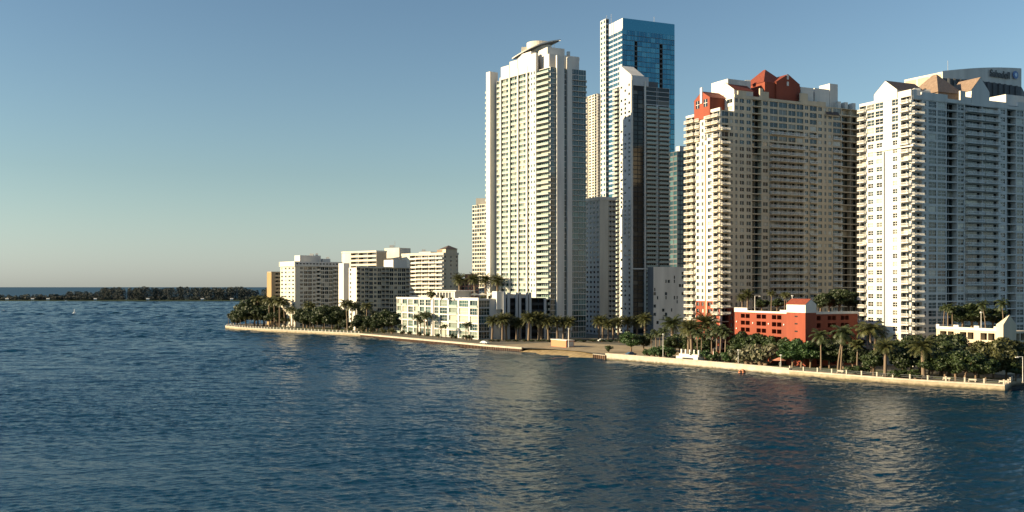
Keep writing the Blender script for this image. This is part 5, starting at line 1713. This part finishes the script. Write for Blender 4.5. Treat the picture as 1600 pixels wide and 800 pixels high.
# white terrace by the water
A = shore_at(1049) + Vector((2.2, 2.6, 0)); Bt = shore_at(1083) + Vector((2.2, 2.6, 0))
dt = (Bt - A).normalized(); lt = (Bt - A).length
r = empty('terrace', (A.x, A.y, ZL), 0, 'white stepped waterside terrace with posts behind the cream seawall', 'terrace')
bs = (A.x, A.y, ZL)
mb = MB(); obox(mb, A, dt, 0, lt, -6, 0, ZL, ZL + 1.7); mb.obj('lower_step', ['white_paint'], r, bs)
mb = MB(); obox(mb, A, dt, .6, lt - .6, -5.6, -1.0, ZL + 1.703, ZL + 2.5); mb.obj('upper_step', ['white_paint'], r, bs)
for k in range(5):
    u = 1.2 + (lt - 2.4) * k / 4
    mb = MB(); obox(mb, A, dt, u - .3, u + .3, -2.2, -1.6, ZL + 2.503, ZL + 4.2); mb.obj('post', ['white_paint'], r, bs)
mb = MB(); obox(mb, A, dt, lt * .3, lt * .8, .003, .05, ZL + .7, ZL + 1.2); mb.obj('slot', ['dark_void'], r, bs)

# parasols on the roof terrace
for k, px in enumerate((741, 753, 769)):
    p = at(px, 560, PODIUM[3] + .02)
    r = empty('parasol', p, .3, 'pale square parasol on the roof terrace, %s from the left' % ORD[k], 'parasol', 'parasols on the roof terrace')
    mb = MB(); tube(mb, [Vector((0, 0, 0)), Vector((0, 0, 3.6))], [.07, .05], 6); mb.obj('pole', ['white_metal'], r)
    mb = MB()
    q = [(-2.4, -2.4, 2.7), (2.4, -2.4, 2.7), (2.4, 2.4, 2.7), (-2.4, 2.4, 2.7)]
    for i in range(4):
        a_, c_ = q[i], q[(i + 1) % 4]
        mb.face([a_, c_, (0, 0, 4.0)])
        mb.face([a_, c_, (c_[0], c_[1], 2.4), (a_[0], a_[1], 2.4)])
    mb.obj('canopy', ['canvas'], r)
# market parasol on the lawn before the garage
p = at(1218, 349, ZL)
r = empty('parasol', p, 0, 'red parasol on the lawn before the garage corner', 'parasol')
mb = MB(); tube(mb, [Vector((0, 0, -.05)), Vector((0, 0, 2.9))], [.06, .05], 6); mb.obj('pole', ['white_metal'], r)
mb = MB()
for i in range(8):
    a0_, a1_ = i * math.pi / 4, (i + 1) * math.pi / 4
    mb.face([(2.6 * math.cos(a0_), 2.6 * math.sin(a0_), 2.4), (2.6 * math.cos(a1_), 2.6 * math.sin(a1_), 2.4), (0, 0, 3.5)])
mb.obj('canopy', ['coral_paint'], r)

def car(px, D, rz, mat, label):
    p = at(px, D, ZL + .02)
    r = empty('parked_car', p, rz, label, 'car')
    prof = [(-2.2, .35), (-2.2, .85), (-1.6, .95), (-1.0, 1.42), (.5, 1.45), (1.2, .98), (2.1, .82), (2.2, .35)]
    mb = MB()
    n = len(prof)
    for i in range(n - 1):
        (x0, z0), (x1, z1) = prof[i], prof[i + 1]
        w0 = .88 if z0 < 1.2 else .70; w1 = .88 if z1 < 1.2 else .70
        mb.face([(x0, -w0, z0), (x0, w0, z0), (x1, w1, z1), (x1, -w1, z1)])
    for sg in (-1, 1):
        mb.face([(x, sg * (.88 if z < 1.2 else .70), z) for x, z in prof])
    mb.face([(-2.2, -.88, .35), (2.2, -.88, .35), (2.2, .88, .35), (-2.2, .88, .35)])
    mb.obj('body', [mat], r)
    for sg in (-1, 1):
        mb = MB()
        mb.face([(-1.25, sg * .825, 1.02), (.95, sg * .825, 1.02), (.42, sg * .735, 1.36), (-.95, sg * .735, 1.36)])
        mb.obj('side_window', ['glass_dark'], r)
        for x in (-1.4, 1.4):
            mb = MB()
            tube(mb, [Vector((x, sg * .72, .33)), Vector((x, sg * .93, .33))], [.33, .33], 12); mb.obj('wheel', ['tyre'], r)
car(986, 408, .5, 'car_blue', 'dark blue parked car in the shade at the end of the sand lot')
car(941, 512, .3, 'car_white', 'white parked car before the hedge behind the sand lot')
car(757, 492, -.6, 'car_white', 'white parked car on the walk beside the low white block')
# a rusty mooring mark in the water
p = at(1161, HC * F / (582.5 - HOR), 0) + Vector((-.6, -.8, 0))
r = empty('mooring_dolphin', p, 0, 'small rusty mooring block in the water against the cream seawall', 'mooring')
mb = MB()
for k in range(5):
    a_ = k * 1.256
    tube(mb, [Vector((1.3 * math.cos(a_), .9 * math.sin(a_), -1.0)), Vector((.8 * math.cos(a_), .5 * math.sin(a_), 1.1 + .25 * math.sin(k * 2.1)))], [.42, .30], 7)
mb.obj('pile_cluster', ['brick'], r)
mb = MB(); raw_box(mb, -1.2, 1.2, -.8, .8, .55, .8); mb.obj('waling', ['timber'], r)
# benches along the right promenade
def bench(px, off, label):
    s = shore_at(px); d = (shore_at(px + 8) - shore_at(px - 8)).normalized(); nrm = Vector((-d.y, d.x, 0))
    p = s + nrm * off
    r = empty('park_bench', (p.x, p.y, ZL + .012), math.atan2(d.y, d.x), label, 'bench', 'benches along the right promenade')
    mb = MB(); raw_box(mb, -1.1, 1.1, -.25, .25, .42, .50); mb.obj('seat', ['concrete'], r)
    mb = MB(); raw_box(mb, -1.1, 1.1, .26, .34, .5, 1.0); mb.obj('backrest', ['concrete'], r)
    for x in (-.9, .9):
        mb = MB(); raw_box(mb, x - .12, x + .12, -.24, .24, 0, .418); mb.obj('leg', ['concrete'], r)
for k, px in enumerate((1300, 1372, 1470, 1512, 1560)):
    bench(px, 4.6, 'pale stone bench on the right promenade, %s from the left' % (ORD[k] if k < 4 else 'last'))
